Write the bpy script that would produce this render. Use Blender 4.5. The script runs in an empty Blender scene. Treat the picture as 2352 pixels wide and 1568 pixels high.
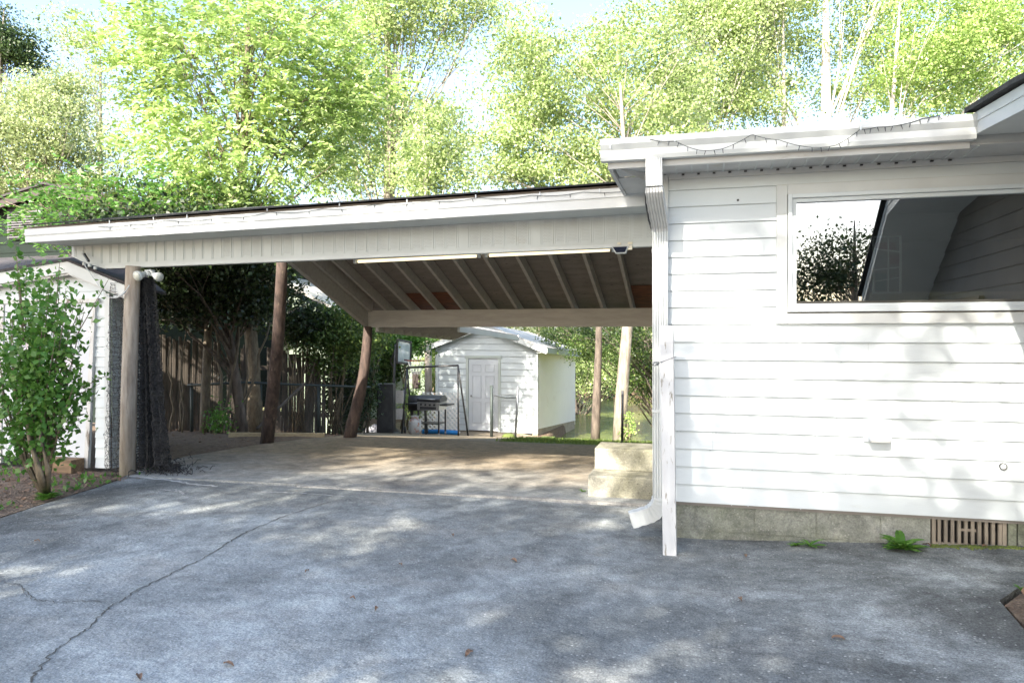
import bpy, bmesh, math, random
import numpy as np
from mathutils import Vector
R_ = math.radians
random.seed(7); rng = np.random.default_rng(11)
scene = bpy.context.scene
C = scene.collection
# ------------------------------------------------------------------ camera
F_ = 1680.0; TH = R_(14.8); EYE = 1.45; HOR = 767.0; CX = 1176.0
cd = bpy.data.cameras.new('camera'); cam = bpy.data.objects.new('camera', cd); C.objects.link(cam)
cam.location = (0, 0, EYE); cam.rotation_euler = (R_(90), 0, TH)
cd.sensor_width = 36; cd.lens = 36*F_/2352; cd.shift_y = (HOR-784)/2352
cd.clip_start = .05; cd.clip_end = 3000
scene.camera = cam
# ------------------------------------------------------------------ sky + sun
TO_SUN = Vector((-.105, -.39, .305)).normalized()
EL = math.asin(TO_SUN.z); AZ = math.atan2(TO_SUN.x, TO_SUN.y)
w = bpy.data.worlds.new('World'); scene.world = w; w.use_nodes = True
nt = w.node_tree; bg = nt.nodes['Background']
sky = nt.nodes.new('ShaderNodeTexSky'); sky.sky_type = 'NISHITA'; sky.sun_disc = False
sky.sun_elevation = EL; sky.sun_rotation = AZ; sky.air_density = 1.0; sky.dust_density = 2.2; sky.ozone_density = .6
nt.links.new(sky.outputs[0], bg.inputs[0]); bg.inputs[1].default_value = .15
sl = bpy.data.lights.new('sun', 'SUN'); so = bpy.data.objects.new('sun', sl); C.objects.link(so)
sl.energy = 5.0; sl.angle = R_(.55); sl.color = (1, .92, .80)
so.rotation_euler = (-TO_SUN).to_track_quat('-Z', 'Y').to_euler(); so.location = (-10, -40, 30)
scene.view_settings.view_transform = 'Standard'; scene.view_settings.look = 'None'
scene.view_settings.exposure = 1.95; scene.view_settings.gamma = 1
scene.render.engine = 'CYCLES'
scene.cycles.transparent_max_bounces = 12

# ------------------------------------------------------------------ helpers
sT, cT = math.sin(TH), math.cos(TH)
def at(u, v, d):
    r = (u-CX)/F_*d; return Vector((cT*r-sT*d, sT*r+cT*d, EYE+(HOR-v)/F_*d))
def ony(u, v, Y):
    return at(u, v, Y/(cT+sT*(u-CX)/F_))
def onz(u, v, z):
    return at(u, v, (z-EYE)*F_/(HOR-v))
def gz(x, y):
    t = .05*min(max(x, 0), 2.6)
    if y < 6.3: return t
    if y < 10.3: return t-.0325*(y-6.3)
    return -.13-.135*(min(y, 18.8)-10.3) + t*max(0, 1-(y-10.3)/3)
def ong(u, v):
    d = 3.0
    while d < 24:
        p = at(u, v, d)
        if p.z <= gz(p.x, p.y): break
        d += .01
    return p
class MB:
    def __init__(s): s.v = []; s.f = []
    def add(s, vs, fs):
        o = len(s.v); s.v += [tuple(p) for p in vs]; s.f += [tuple(i+o for i in f) for f in fs]; return s
    def quad(s, a, b, c, d): return s.add([a, b, c, d], [(0, 1, 2, 3)])
    def box(s, x0, y0, z0, x1, y1, z1):
        v = [(x, y, z) for z in (z0, z1) for y in (y0, y1) for x in (x0, x1)]
        return s.add(v, [(0, 2, 3, 1), (4, 5, 7, 6), (0, 1, 5, 4), (2, 6, 7, 3), (0, 4, 6, 2), (1, 3, 7, 5)])
    def beam(s, p, q, w, h, up=(0, 0, 1), taper=1):
        p = Vector(p); q = Vector(q); d = (q-p).normalized(); up = Vector(up)
        a = d.cross(up)
        if a.length < 1e-4: a = d.cross(Vector((0, 1, 0)))
        a.normalize(); b = a.cross(d)
        vs = []
        for c, k in ((p, 1), (q, taper)):
            for i, j in ((-1, -1), (1, -1), (1, 1), (-1, 1)): vs.append(c+a*(w/2*i*k)+b*(h/2*j*k))
        return s.add(vs, [(3, 2, 1, 0), (4, 5, 6, 7), (0, 1, 5, 4), (1, 2, 6, 5), (2, 3, 7, 6), (3, 0, 4, 7)])
    def tube(s, pts, rad, n=8, cap=True, wob=0, squash=None):
        pts = [Vector(p) for p in pts]; m = len(pts)
        if not hasattr(rad, '__len__'): rad = [rad]*m
        vs = []; ref = None
        for i, p in enumerate(pts):
            d = (pts[min(i+1, m-1)]-pts[max(i-1, 0)]).normalized()
            if ref is None: ref = Vector((0, 0, 1)) if abs(d.z) < .9 else Vector((1, 0, 0))
            a = d.cross(ref).normalized(); b = a.cross(d); ref = -b if False else ref
            for k in range(n):
                t = 2*math.pi*k/n; r = rad[i]*(1+random.uniform(-wob, wob))
                sa, sb = squash if squash else (1, 1)
                vs.append(p+a*(math.cos(t)*r*sa)+b*(math.sin(t)*r*sb))
        fs = [(i*n+k, i*n+(k+1) % n, (i+1)*n+(k+1) % n, (i+1)*n+k) for i in range(m-1) for k in range(n)]
        if cap: fs += [tuple(reversed(range(n))), tuple((m-1)*n+k for k in range(n))]
        return s.add(vs, fs)
    def prism(s, pts, off):
        n = len(pts); off = Vector(off); vs = [Vector(p) for p in pts]; vs += [p+off for p in vs]
        return s.add(vs, [tuple(reversed(range(n))), tuple(range(n, 2*n))]+[(i, (i+1) % n, n+(i+1) % n, n+i) for i in range(n)])
    def lathe(s, c, prof, n=20, axis='z'):
        c = Vector(c); vs = []; m = len(prof)
        for r, h in prof:
            for k in range(n):
                t = 2*math.pi*k/n
                o = (math.cos(t)*r, math.sin(t)*r, h) if axis == 'z' else (math.cos(t)*r, h, math.sin(t)*r)
                vs.append(c+Vector(o))
        fs = [(i*n+k, i*n+(k+1) % n, (i+1)*n+(k+1) % n, (i+1)*n+k) for i in range(m-1) for k in range(n)]
        fs += [tuple(reversed(range(n))), tuple((m-1)*n+k for k in range(n))]
        return s.add(vs, fs)
    def build(s, name, m, parent=None, smooth=False, bevel=0):
        me = bpy.data.meshes.new(name); me.from_pydata(s.v, [], s.f); me.update()
        b = bmesh.new(); b.from_mesh(me); bmesh.ops.recalc_face_normals(b, faces=b.faces)
        if bevel: bmesh.ops.bevel(b, geom=[e for e in b.edges if len(e.link_faces) == 2 and e.calc_face_angle(0) > .6], offset=bevel, segments=2, affect='EDGES', profile=.6)
        b.to_mesh(me); b.free()
        me.materials.append(m)
        if smooth: me.polygons.foreach_set('use_smooth', [True]*len(me.polygons))
        o = bpy.data.objects.new(name, me); C.objects.link(o)
        if parent: o.parent = parent
        return o
def tag(o, label=None, cat=None, group=None, kind=None):
    if label: o['label'] = label
    if cat: o['category'] = cat
    if group: o['group'] = group
    if kind: o['kind'] = kind
    return o
def thing(name, label, cat, group=None, loc=(0, 0, 0)):
    # parts are modelled in world coordinates; the empty is put at the thing's base later by settle()
    o = bpy.data.objects.new(name, None); C.objects.link(o); o.empty_display_size = .2
    return tag(o, label, cat, group)
def settle(o, base):
    """put a thing's origin at its base without moving its meshes"""
    base = Vector(base); o.location = base
    for ch in o.children: 
        ch.location = ch.location-base
    return o

# ------------------------------------------------------------------ materials
def newmat(name):
    m = bpy.data.materials.new(name); m.use_nodes = True; n = m.node_tree
    return m, n, n.nodes['Principled BSDF']
def noise(n, scale, detail=4, rough=.55, vec=None, dist=0):
    t = n.nodes.new('ShaderNodeTexNoise'); t.inputs['Scale'].default_value = scale; t.inputs['Detail'].default_value = detail
    t.inputs['Roughness'].default_value = rough; t.inputs['Distortion'].default_value = dist
    if vec: n.links.new(vec, t.inputs['Vector'])
    return t.outputs['Fac']
def ramp(n, fac, stops):
    r = n.nodes.new('ShaderNodeValToRGB'); e = r.color_ramp.elements
    while len(e) < len(stops): e.new(.5)
    for i, (p, c) in enumerate(stops): e[i].position = p; e[i].color = (*c, 1) if len(c) == 3 else c
    n.links.new(fac, r.inputs[0]); return r.outputs[0]
def mix(n, fac, a, b, mode='MIX'):
    x = n.nodes.new('ShaderNodeMix'); x.data_type = 'RGBA'; x.blend_type = mode
    for sock, val in ((x.inputs[0], fac), (x.inputs[6], a), (x.inputs[7], b)):
        if hasattr(val, 'is_output') or isinstance(val, bpy.types.NodeSocket): n.links.new(val, sock)
        elif isinstance(val, (int, float)): sock.default_value = val
        else: sock.default_value = (*val, 1)
    return x.outputs[2]
def pos(n, sc=(1, 1, 1)):
    g = n.nodes.new('ShaderNodeNewGeometry'); mp = n.nodes.new('ShaderNodeMapping'); mp.inputs['Scale'].default_value = sc
    n.links.new(g.outputs['Position'], mp.inputs[0]); return mp.outputs[0]
def bump(n, b, h, dist=.01, st=.5):
    k = n.nodes.new('ShaderNodeBump'); k.inputs['Distance'].default_value = dist; k.inputs['Strength'].default_value = st
    n.links.new(h, k.inputs['Height']); n.links.new(k.outputs[0], b.inputs['Normal'])
def pm(name, c1, c2=None, scale=3, rough=.6, sc=(1, 1, 1), bmp=0, bscale=40, lo=.35, hi=.65, metal=0, spec=None, dirt=None, dscale=1.5, dlo=.55, dhi=.75):
    m, n, b = newmat(name); c2 = c2 or tuple(x*.75 for x in c1); v = pos(n, sc)
    col = ramp(n, noise(n, scale, 6, .6, v), [(lo, c1), (hi, c2)])
    if dirt: col = mix(n, ramp(n, noise(n, dscale, 8, .65, pos(n, sc)), [(dlo, (0, 0, 0)), (dhi, (1, 1, 1))]), col, dirt)
    n.links.new(col, b.inputs['Base Color']); b.inputs['Roughness'].default_value = rough; b.inputs['Metallic'].default_value = metal
    if spec is not None: b.inputs['Specular IOR Level'].default_value = spec
    if bmp: bump(n, b, noise(n, bscale, 5, .6, v), bmp, .6)
    return m
M = {}
M['siding'] = pm('white_vinyl_siding', (.56, .615, .64), (.53, .58, .60), 1.2, .42, (1, 1, 3), .004, 2.2, dirt=(.40, .41, .38), dscale=3, dlo=.62, dhi=.95)
M['trim'] = pm('white_trim', (.53, .56, .56), (.48, .505, .505), 2.5, .45, (1, 1, 1), .001, 30, dirt=(.5, .5, .48), dscale=3, dlo=.62, dhi=.85)
M['trimdirty'] = pm('weathered_white_aluminium', (.52, .53, .53), (.43, .44, .44), 3, .5, (1, 1, 4), .002, 30, dirt=(.34, .31, .26), dscale=6, dlo=.6, dhi=.8)
M['panel'] = pm('off_white_vented_panel', (.50, .535, .53), (.45, .48, .475), 2, .55, dirt=(.40, .38, .34), dscale=5, dlo=.62, dhi=.85)
M['shingle'] = pm('dark_grey_shingles', (.028, .03, .03), (.015, .015, .016), 18, .9, (1, 1, 1), .01, 60)
M['shingle_brown'] = pm('brown_shingles', (.055, .048, .05), (.03, .027, .03), 9, .9, (1, 3, 1), .01, 60, dirt=(.05, .04, .05), dscale=2)
M['metal_roof'] = pm('pale_weathered_roof', (.5, .49, .47), (.36, .35, .33), 6, .6, bmp=.004)
M['beamwood'] = pm('painted_grey_beam', (.38, .355, .32), (.31, .29, .26), 3, .7, (1, 6, 6), .003, 50, dirt=(.13, .10, .08), dscale=2.2, dlo=.64, dhi=.72)
M['deck'] = None
M['rust'] = pm('bare_orange_plywood', (.17, .055, .022), (.08, .028, .014), 5, .8, (1, 5, 1), .002, 60)
M['post'] = pm('weathered_round_post', (.40, .35, .29), (.24, .20, .16), 5, .85, (5, 5, .7), .006, 40, dirt=(.12, .09, .07), dscale=4, dlo=.6, dhi=.8)
M['barkpost'] = pm('reddish_bark_post', (.10, .068, .055), (.04, .028, .024), 7, .9, (3, 3, .8), .01, 40, dirt=(.30, .24, .16), dscale=5, dlo=.6, dhi=.75)
M['chip'] = pm('flaking_white_paint', (.50, .515, .525), (.45, .46, .47), 4, .6, (6, 6, 1.2), .003, 40, dirt=(.20, .19, .16), dscale=7, dlo=.6, dhi=.66)
M['black'] = pm('black_paint', (.015, .015, .017), (.03, .03, .03), 5, .45)
M['blackplastic'] = pm('black_plastic', (.02, .02, .022), (.04, .04, .04), 8, .5)
M['darkgrey'] = pm('dark_grey_metal', (.08, .085, .09), (.05, .05, .055), 6, .4, metal=.3)
M['steel'] = pm('galvanised_steel', (.30, .32, .33), (.20, .21, .22), 8, .45, metal=.6)
M['green_steel'] = pm('dark_green_pipe', (.045, .06, .055), (.03, .04, .04), 8, .6, metal=.1)
M['stainless'] = pm('brushed_steel', (.45, .45, .45), (.32, .32, .32), 20, .35, (1, 1, 6), metal=.7)
M['fence'] = pm('old_cedar_pickets', (.12, .10, .08), (.055, .045, .036), 6, .9, (4, 4, .5), .005, 40)
M['lumber'] = pm('pale_new_lumber', (.48, .40, .25), (.38, .31, .19), 4, .75, (1, 8, 8), .002, 40)
M['plank'] = pm('brown_wooden_plank', (.24, .16, .09), (.12, .08, .05), 4, .85, (1, 8, 8), .003, 40)
M['bark'] = pm('grey_tree_bark', (.34, .30, .25), (.17, .145, .115), 5, .9, (3, 3, .7), .02, 12)
M['barkpale'] = pm('pale_tree_bark', (.62, .58, .52), (.36, .31, .27), 3, .85, (2.5, 2.5, .8), .012, 12)
M['bark_dark'] = pm('dark_tree_bark', (.16, .13, .105), (.07, .055, .045), 5, .9, (3, 3, .8), .02, 14)
M['stem'] = pm('grey_brown_stem', (.19, .155, .105), (.10, .08, .055), 9, .8, (3, 3, 1), .004, 50)
M['blue'] = pm('blue_plastic_float', (.02, .25, .62), (.015, .18, .5), 5, .35)
M['tank'] = pm('grey_propane_tank', (.50, .51, .50), (.36, .35, .33), 6, .4, dirt=(.38, .14, .08), dscale=9, dlo=.56, dhi=.62)
M['cloth'] = pm('grey_cloth', (.42, .43, .46), (.22, .22, .25), 5, .8, bmp=.01, bscale=15)
M['greenhouse'] = pm('dark_green_wall', (.006, .014, .010), (.004, .010, .007), 3, 1)
M['palegreen'] = pm('pale_green_siding', (.30, .36, .28), (.24, .30, .23), 3, .7)
M['brown'] = pm('dark_brown_trim', (.045, .03, .028), (.03, .02, .02), 4, .6)
M['slat'] = pm('grey_louvre_slats', (.10, .10, .108), (.07, .068, .07), 4, .6)
M['doorwhite'] = pm('white_door_paint', (.56, .59, .62), (.51, .54, .57), 2, .45)
M['doorframe'] = pm('pale_green_door_frame', (.46, .50, .47), (.40, .44, .41), 3, .6)
M['lattice'] = pm('white_lattice', (.72, .72, .70), (.6, .6, .58), 6, .6)
M['net'] = pm('black_nylon_net', (.012, .012, .014), (.03, .03, .03), 9, .7)
M['lightcream'] = pm('cream_fixture', (.72, .68, .55), (.62, .58, .47), 4, .5)
M['lens'] = pm('frosted_lamp_glass', (.55, .56, .50), (.42, .43, .38), 4, .2)
M['solar'] = pm('blue_black_solar_cell', (.01, .013, .03), (.015, .02, .04), 5, .15)
M['inside'] = pm('dim_interior_wall', (.22, .20, .18), (.18, .165, .15), 2, .8)
M['insidefloor'] = pm('interior_floor', (.14, .09, .06), (.10, .07, .05), 5, .6)
M['chairwood'] = pm('pale_chair_wood', (.50, .43, .30), (.42, .36, .24), 6, .5)
M['greycap'] = pm('grey_rubber_edge', (.06, .06, .06), (.1, .1, .1), 6, .7)
M['leafbrown'] = pm('dry_leaf', (.20, .12, .07), (.12, .075, .05), 30, .7)
M['moss'] = pm('green_moss', (.12, .16, .03), (.08, .10, .03), 20, .9, bmp=.01)
M['hose'] = pm('black_rubber_hose', (.02, .02, .02), (.035, .035, .035), 9, .4)
M['red'] = pm('red_glass', (.2, .03, .025), (.15, .02, .02), 9, .3)
M['teal'] = pm('teal_glass', (.03, .12, .11), (.02, .09, .09), 9, .3)
M['flower'] = pm('white_flower', (.8, .74, .78), (.8, .7, .75), 9, .7)

def mk_deck():
    m, n, b = newmat('flecked_grey_sheathing')
    v = pos(n, (1, 3.2, 3.2))
    base = ramp(n, noise(n, 3, 5, .6, v), [(.35, (.21, .185, .165)), (.7, (.155, .135, .12))])
    fl = ramp(n, noise(n, 15, 3, .5, v, .3), [(.66, (0, 0, 0)), (.69, (1, 1, 1))])
    n.links.new(mix(n, fl, base, (.05, .04, .035)), b.inputs['Base Color']); b.inputs['Roughness'].default_value = .85
    return m
M['deck'] = mk_deck()
def mk_concrete(name, base, dark, warm, spk, stain=(.45, .62), spstr=.5, bmpd=.006, zone=False, back=None):
    m, n, b = newmat(name); v = pos(n)
    c = ramp(n, noise(n, .55, 8, .62, v, .4), [(stain[0], base), (stain[1], dark)])
    c = mix(n, ramp(n, noise(n, 1.3, 6, .6, pos(n, (1, 1.7, 1))), [(.5, (0, 0, 0)), (.75, (.75, .75, .75))]), c, warm)
    if back:
        sy = n.nodes.new('ShaderNodeSeparateXYZ'); n.links.new(v, sy.inputs[0]); mr = n.nodes.new('ShaderNodeMapRange'); mr.inputs[1].default_value = 6.9; mr.inputs[2].default_value = 8.6
        ad = n.nodes.new('ShaderNodeMath'); ad.operation = 'MULTIPLY_ADD'; n.links.new(noise(n, 1.1, 6, .6, v), ad.inputs[0]); ad.inputs[1].default_value = 2.2; n.links.new(sy.outputs[1], ad.inputs[2])
        mr.inputs[1].default_value = 7.7; mr.inputs[2].default_value = 9.6; n.links.new(ad.outputs[0], mr.inputs[0]); c = mix(n, mr.outputs[0], c, back)
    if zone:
        # old stains plus tree shade painted into the colour: strongest on the right half of the drive, by the house, and by the planting bed
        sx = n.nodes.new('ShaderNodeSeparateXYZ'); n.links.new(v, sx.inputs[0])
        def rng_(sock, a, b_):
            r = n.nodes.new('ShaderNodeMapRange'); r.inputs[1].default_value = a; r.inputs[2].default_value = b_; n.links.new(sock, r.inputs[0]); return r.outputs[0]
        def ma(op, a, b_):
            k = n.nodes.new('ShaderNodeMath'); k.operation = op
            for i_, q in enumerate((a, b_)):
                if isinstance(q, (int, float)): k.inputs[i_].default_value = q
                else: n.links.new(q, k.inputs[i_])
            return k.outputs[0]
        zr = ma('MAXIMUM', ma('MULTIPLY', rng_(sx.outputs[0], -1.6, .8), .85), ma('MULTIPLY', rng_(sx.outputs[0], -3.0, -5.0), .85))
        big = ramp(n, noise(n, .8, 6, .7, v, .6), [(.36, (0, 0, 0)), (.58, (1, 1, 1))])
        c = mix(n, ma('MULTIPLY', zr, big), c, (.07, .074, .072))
    vo = n.nodes.new('ShaderNodeTexVoronoi'); vo.inputs['Scale'].default_value = 40; n.links.new(v, vo.inputs['Vector'])
    pt = n.nodes.new('ShaderNodeTexVoronoi'); pt.inputs['Scale'].default_value = 26; n.links.new(v, pt.inputs['Vector'])
    mid = noise(n, 9, 8, .8, v)
    c = mix(n, .75, c, ramp(n, mid, [(.33, (.28, .28, .29)), (.5, (.5, .5, .5)), (.7, (.76, .75, .74))]), 'OVERLAY')
    fine = noise(n, 110, 4, .75, v)
    c = mix(n, .35, c, ramp(n, noise(n, 3.2, 9, .75, v, .8), [(.36, (.22, .22, .22)), (.5, (.5, .5, .5)), (.64, (.74, .74, .74))]), 'OVERLAY')
    c = mix(n, spstr, c, ramp(n, fine, [(.36, (.14, .14, .15)), (.5, (.5, .5, .5)), (.66, (.9, .9, .88))]), 'OVERLAY')
    sp = ramp(n, vo.outputs['Distance'], [(.16, (1, 1, 1)), (.28, (0, 0, 0))])
    sel = ramp(n, vo.outputs['Color'], [(.6, (0, 0, 0)), (.8, (.55, .55, .55))])
    c = mix(n, mix(n, 1, sp, sel, 'MULTIPLY'), c, spk)
    pit = ramp(n, pt.outputs['Distance'], [(.08, (1, 1, 1)), (.17, (0, 0, 0))])
    psel = ramp(n, pt.outputs['Color'], [(.66, (0, 0, 0)), (.7, (.7, .7, .7))])
    c = mix(n, mix(n, 1, pit, psel, 'MULTIPLY'), c, tuple(x*.3 for x in dark))
    n.links.new(c, b.inputs['Base Color']); b.inputs['Roughness'].default_value = .88; b.inputs['Specular IOR Level'].default_value = .25
    k = n.nodes.new('ShaderNodeMath'); k.operation = 'ADD'; n.links.new(mid, k.inputs[0]); n.links.new(vo.outputs['Distance'], k.inputs[1])
    bump(n, b, k.outputs[0], bmpd, .7)
    return m
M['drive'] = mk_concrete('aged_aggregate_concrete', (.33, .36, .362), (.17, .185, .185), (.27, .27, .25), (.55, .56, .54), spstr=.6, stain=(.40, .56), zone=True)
M['slab'] = mk_concrete('tan_carport_concrete', (.27, .285, .28), (.17, .175, .17), (.28, .27, .245), (.42, .41, .38), (.42, .66), .4, .003, back=(.25, .205, .145))
M['joint'] = mk_concrete('pale_concrete_edge', (.33, .33, .315), (.24, .24, .225), (.29, .28, .26), (.42, .41, .39), (.4, .7), .3, .003)
M['step'] = mk_concrete('mossy_step_concrete', (.36, .35, .30), (.19, .185, .13), (.26, .25, .17), (.45, .43, .38), (.42, .6), .3, .004)
M['cmu'] = mk_concrete('grey_foundation_block', (.27, .28, .26), (.12, .13, .10), (.12, .14, .08), (.32, .32, .3), (.42, .62), .3, .004)
M['crack'] = pm('dark_crack_soil', (.05, .05, .046), (.09, .09, .08), 30, .95)
M['patch'] = pm('pale_crack_filler', (.45, .46, .46), (.36, .37, .37), 20, .8)
def mk_dirt(name, a, b_, c_, sc=10):
    m, n, b = newmat(name); v = pos(n)
    vo = n.nodes.new('ShaderNodeTexVoronoi'); vo.inputs['Scale'].default_value = sc*3; n.links.new(v, vo.inputs['Vector'])
    c = ramp(n, noise(n, sc, 8, .7, v), [(.35, a), (.5, b_), (.68, c_)])
    c = mix(n, .45, c, ramp(n, vo.outputs['Color'], [(0, tuple(x*.5 for x in a)), (1, c_)]))
    n.links.new(c, b.inputs['Base Color']); b.inputs['Roughness'].default_value = .95
    bump(n, b, vo.outputs['Distance'], .02, .8); return m
M['soil'] = mk_dirt('leaf_litter_soil', (.09, .06, .04), (.15, .10, .065), (.24, .17, .11))
M['mulch'] = mk_dirt('brown_mulch', (.08, .055, .04), (.13, .09, .065), (.22, .17, .12), 14)
M['lawn'] = mk_dirt('lawn_ground', (.06, .10, .02), (.10, .15, .03), (.16, .20, .05), 8)
def mk_water():
    m, n, b = newmat('green_lake_water'); v = pos(n, (1, 2.2, 1))
    n.links.new(ramp(n, noise(n, .8, 4, .6, v), [(.3, (.10, .13, .03)), (.7, (.17, .20, .06))]), b.inputs['Base Color'])
    b.inputs['Roughness'].default_value = .06; bump(n, b, noise(n, 2.6, 4, .6, v), .12, .7); return m
M['water'] = mk_water()
def mk_leaf(name, cols, trans=.45, rough=.45):
    m, n, b = newmat(name); g = n.nodes.new('ShaderNodeNewGeometry')
    c = ramp(n, g.outputs['Random Per Island'], [(i/(len(cols)-1), c) for i, c in enumerate(cols)])
    cl = mix(n, ramp(n, noise(n, .7, 3, .5, pos(n)), [(.35, (0, 0, 0)), (.65, (.6, .6, .6))]), c, tuple(x*.72 for x in cols[0]))
    n.links.new(cl, b.inputs['Base Color']); b.inputs['Roughness'].default_value = rough; b.inputs['Specular IOR Level'].default_value = .5
    t = n.nodes.new('ShaderNodeBsdfTranslucent'); n.links.new(cl, t.inputs[0])
    ms = n.nodes.new('ShaderNodeMixShader'); ms.inputs[0].default_value = trans
    n.links.new(b.outputs[0], ms.inputs[1]); n.links.new(t.outputs[0], ms.inputs[2])
    n.links.new(ms.outputs[0], n.nodes['Material Output'].inputs[0]); return m
M['leaf_yellow'] = mk_leaf('yellow_green_leaves', [(.22, .36, .08), (.42, .56, .16), (.70, .78, .40)], .45, .4)
M['leaf_mid'] = mk_leaf('fresh_green_leaves', [(.24, .34, .10), (.46, .57, .22), (.74, .80, .50)], .45, .4)
M['leaf_olive'] = mk_leaf('olive_green_leaves', [(.22, .29, .10), (.42, .50, .22), (.68, .72, .46)], .45, .4)
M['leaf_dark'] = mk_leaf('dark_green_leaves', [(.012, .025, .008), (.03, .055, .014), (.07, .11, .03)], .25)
M['leaf_deep'] = mk_leaf('deep_green_leaves', [(.03, .06, .02), (.06, .11, .035), (.11, .17, .05)], .35)
M['leaf_shade'] = mk_leaf('shade_tree_leaves', [(.03, .06, .02), (.05, .09, .03), (.08, .13, .04)], .12)
M['leaf_shrub'] = mk_leaf('bright_shrub_leaves', [(.07, .19, .03), (.12, .28, .045), (.22, .38, .08)], .4, .42)
M['leaf_under'] = mk_leaf('understory_leaves', [(.05, .10, .02), (.10, .17, .04), (.20, .26, .06)], .4)
M['grassblade'] = mk_leaf('grass_blades', [(.10, .17, .03), (.17, .25, .05), (.26, .32, .09)], .4)
def mk_glass():
    m, n, b = newmat('window_glass'); n.nodes.remove(b)
    t = n.nodes.new('ShaderNodeBsdfTransparent'); t.inputs[0].default_value = (.5, .53, .52, 1)
    g = n.nodes.new('ShaderNodeBsdfGlossy'); g.inputs['Roughness'].default_value = 0; g.inputs[0].default_value = (.95, .97, 1, 1)
    ms = n.nodes.new('ShaderNodeMixShader'); ms.inputs[0].default_value = .26
    n.links.new(t.outputs[0], ms.inputs[1]); n.links.new(g.outputs[0], ms.inputs[2]); n.links.new(ms.outputs[0], n.nodes['Material Output'].inputs[0]); return m
M['glass'] = mk_glass()
def mk_emit(name, c, s):
    m, n, b = newmat(name); b.inputs['Base Color'].default_value = (*c, 1); b.inputs['Emission Color'].default_value = (*c, 1); b.inputs['Emission Strength'].default_value = s; return m
M['tube'] = mk_emit('lit_fluorescent_tube', (1, .86, .56), .42)
M['board'] = pm('clear_acrylic_board', (.55, .60, .58), (.35, .40, .38), 3, .08, spec=.8)

# ------------------------------------------------------------------ ground sheets
def sheet(name, poly, off, mat, skirt=.08, zf=gz, cuts=((0, 0), (1, 6.3), (1, 10.3), (1, 18.8))):
    b = bmesh.new(); vs = [b.verts.new((x, y, 0)) for x, y in poly]; b.faces.new(vs)
    for ax, val in cuts:
        bmesh.ops.bisect_plane(b, geom=b.verts[:]+b.edges[:]+b.faces[:], plane_co=(val if ax == 0 else 0, val if ax == 1 else 0, 0), plane_no=(1, 0, 0) if ax == 0 else (0, 1, 0))
    bmesh.ops.triangulate(b, faces=b.faces[:])
    if b.faces[:][0].normal.z < 0: bmesh.ops.reverse_faces(b, faces=b.faces[:])
    be = [e for e in b.edges if len(e.link_faces) == 1]
    for v in b.verts: v.co.z = zf(v.co.x, v.co.y)+off
    if skirt:
        r = bmesh.ops.extrude_edge_only(b, edges=be)
        for v in r['geom']:
            if isinstance(v, bmesh.types.BMVert): v.co.z -= skirt
    bmesh.ops.recalc_face_normals(b, faces=b.faces[:])
    me = bpy.data.meshes.new(name); b.to_mesh(me); b.free(); me.materials.append(mat)
    o = bpy.data.objects.new(name, me); C.objects.link(o); return o
def rough_line(pts, step=.25, amp=.03):
    out = []
    for (a, b) in zip(pts[:-1], pts[1:]):
        a = Vector(a); b = Vector(b); n = max(1, int((b-a).length/step))
        for i in range(n):
            p = a.lerp(b, i/n)
            out.append((p.x+random.uniform(-amp, amp), p.y+random.uniform(-amp, amp)))
    out.append(tuple(pts[-1])); return out
WATER = -1.62
def terr(x, y):
    z = gz(x, y)-.045
    t = min(max((x+4.15)/.15, 0), 1)
    ys = 22.3*(1-t)+15.6*t
    if y > ys: z = max(z-(y-ys)*.55, -2.8)
    if y > 33: z = min(z+(y-33)*.6, -1.1)
    return z
xs = np.unique(np.concatenate([np.arange(-30, 20, .5), np.arange(-4.4, -3.6, .1), np.linspace(-400, -30, 12), np.linspace(20, 400, 12)]))
ys_ = np.unique(np.concatenate([np.arange(-12, 42, .5), np.linspace(-300, -12, 10), np.linspace(42, 900, 14)]))
tv = [(x, y, terr(x, y)+random.uniform(-.012, .012)) for y in ys_ for x in xs]
nx = len(xs); tf = [(j*nx+i, j*nx+i+1, (j+1)*nx+i+1, (j+1)*nx+i) for j in range(len(ys_)-1) for i in range(nx-1)]
g = MB().add(tv, tf).build('ground', M['soil'], smooth=True); tag(g, kind='structure')
wt = MB().quad((-120, 15.9, WATER), (120, 15.9, WATER), (120, 36, WATER), (-120, 36, WATER)).build('lake_water', M['water']); tag(wt, kind='structure')

left_edge = [(-5.42, -14), (-5.40, 3), (-5.38, 4.5), (-5.5, 5.3), (-5.62, 5.95), (-5.72, 6.2)]
right_edge = [(-.24, 6.2), (-.24, 5.36), (2.12, 5.36), (2.12, 4.8), (1.62, 4.50), (1.47, 4.3), (1.44, 3.9), (1.3, 2.2), (1.3, -14)]
d = sheet('driveway', rough_line([Vector(p) for p in left_edge], .3, .02)+rough_line([Vector(p) for p in right_edge], 50, 0), 0, M['drive']); tag(d, kind='structure')
carport_poly = [(-.28, 6.34), (-.28, 10.6), (-2.9, 10.62), (-5.3, 10.62), (-5.7, 9.9), (-6.0, 9.0), (-6.12, 7.6), (-5.9, 6.6), (-5.72, 6.22), (-3, 6.33)]
s = sheet('carport_slab', carport_poly, .004, M['slab']); tag(s, kind='structure')
jl = [(-3.75, 6.19), (-3.5, 6.2), (-2.6, 6.22), (-1.6, 6.27), (-.35, 6.27)]
jt = sheet('slab_joint', [(x, y+.0) for x, y in jl]+[(x, y+.06) for x, y in reversed(jl)], .009, M['joint'], .03); tag(jt, kind='structure')
p_ = sheet('patio_path', [(-3.1, 10.63), (-3.5, 13), (-3.9, 16), (-4.3, 19.0), (-6.6, 21), (-9.2, 21), (-8.0, 16), (-6.4, 12.6), (-5.3, 10.63)], .0, M['slab']); tag(p_, kind='structure')
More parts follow.
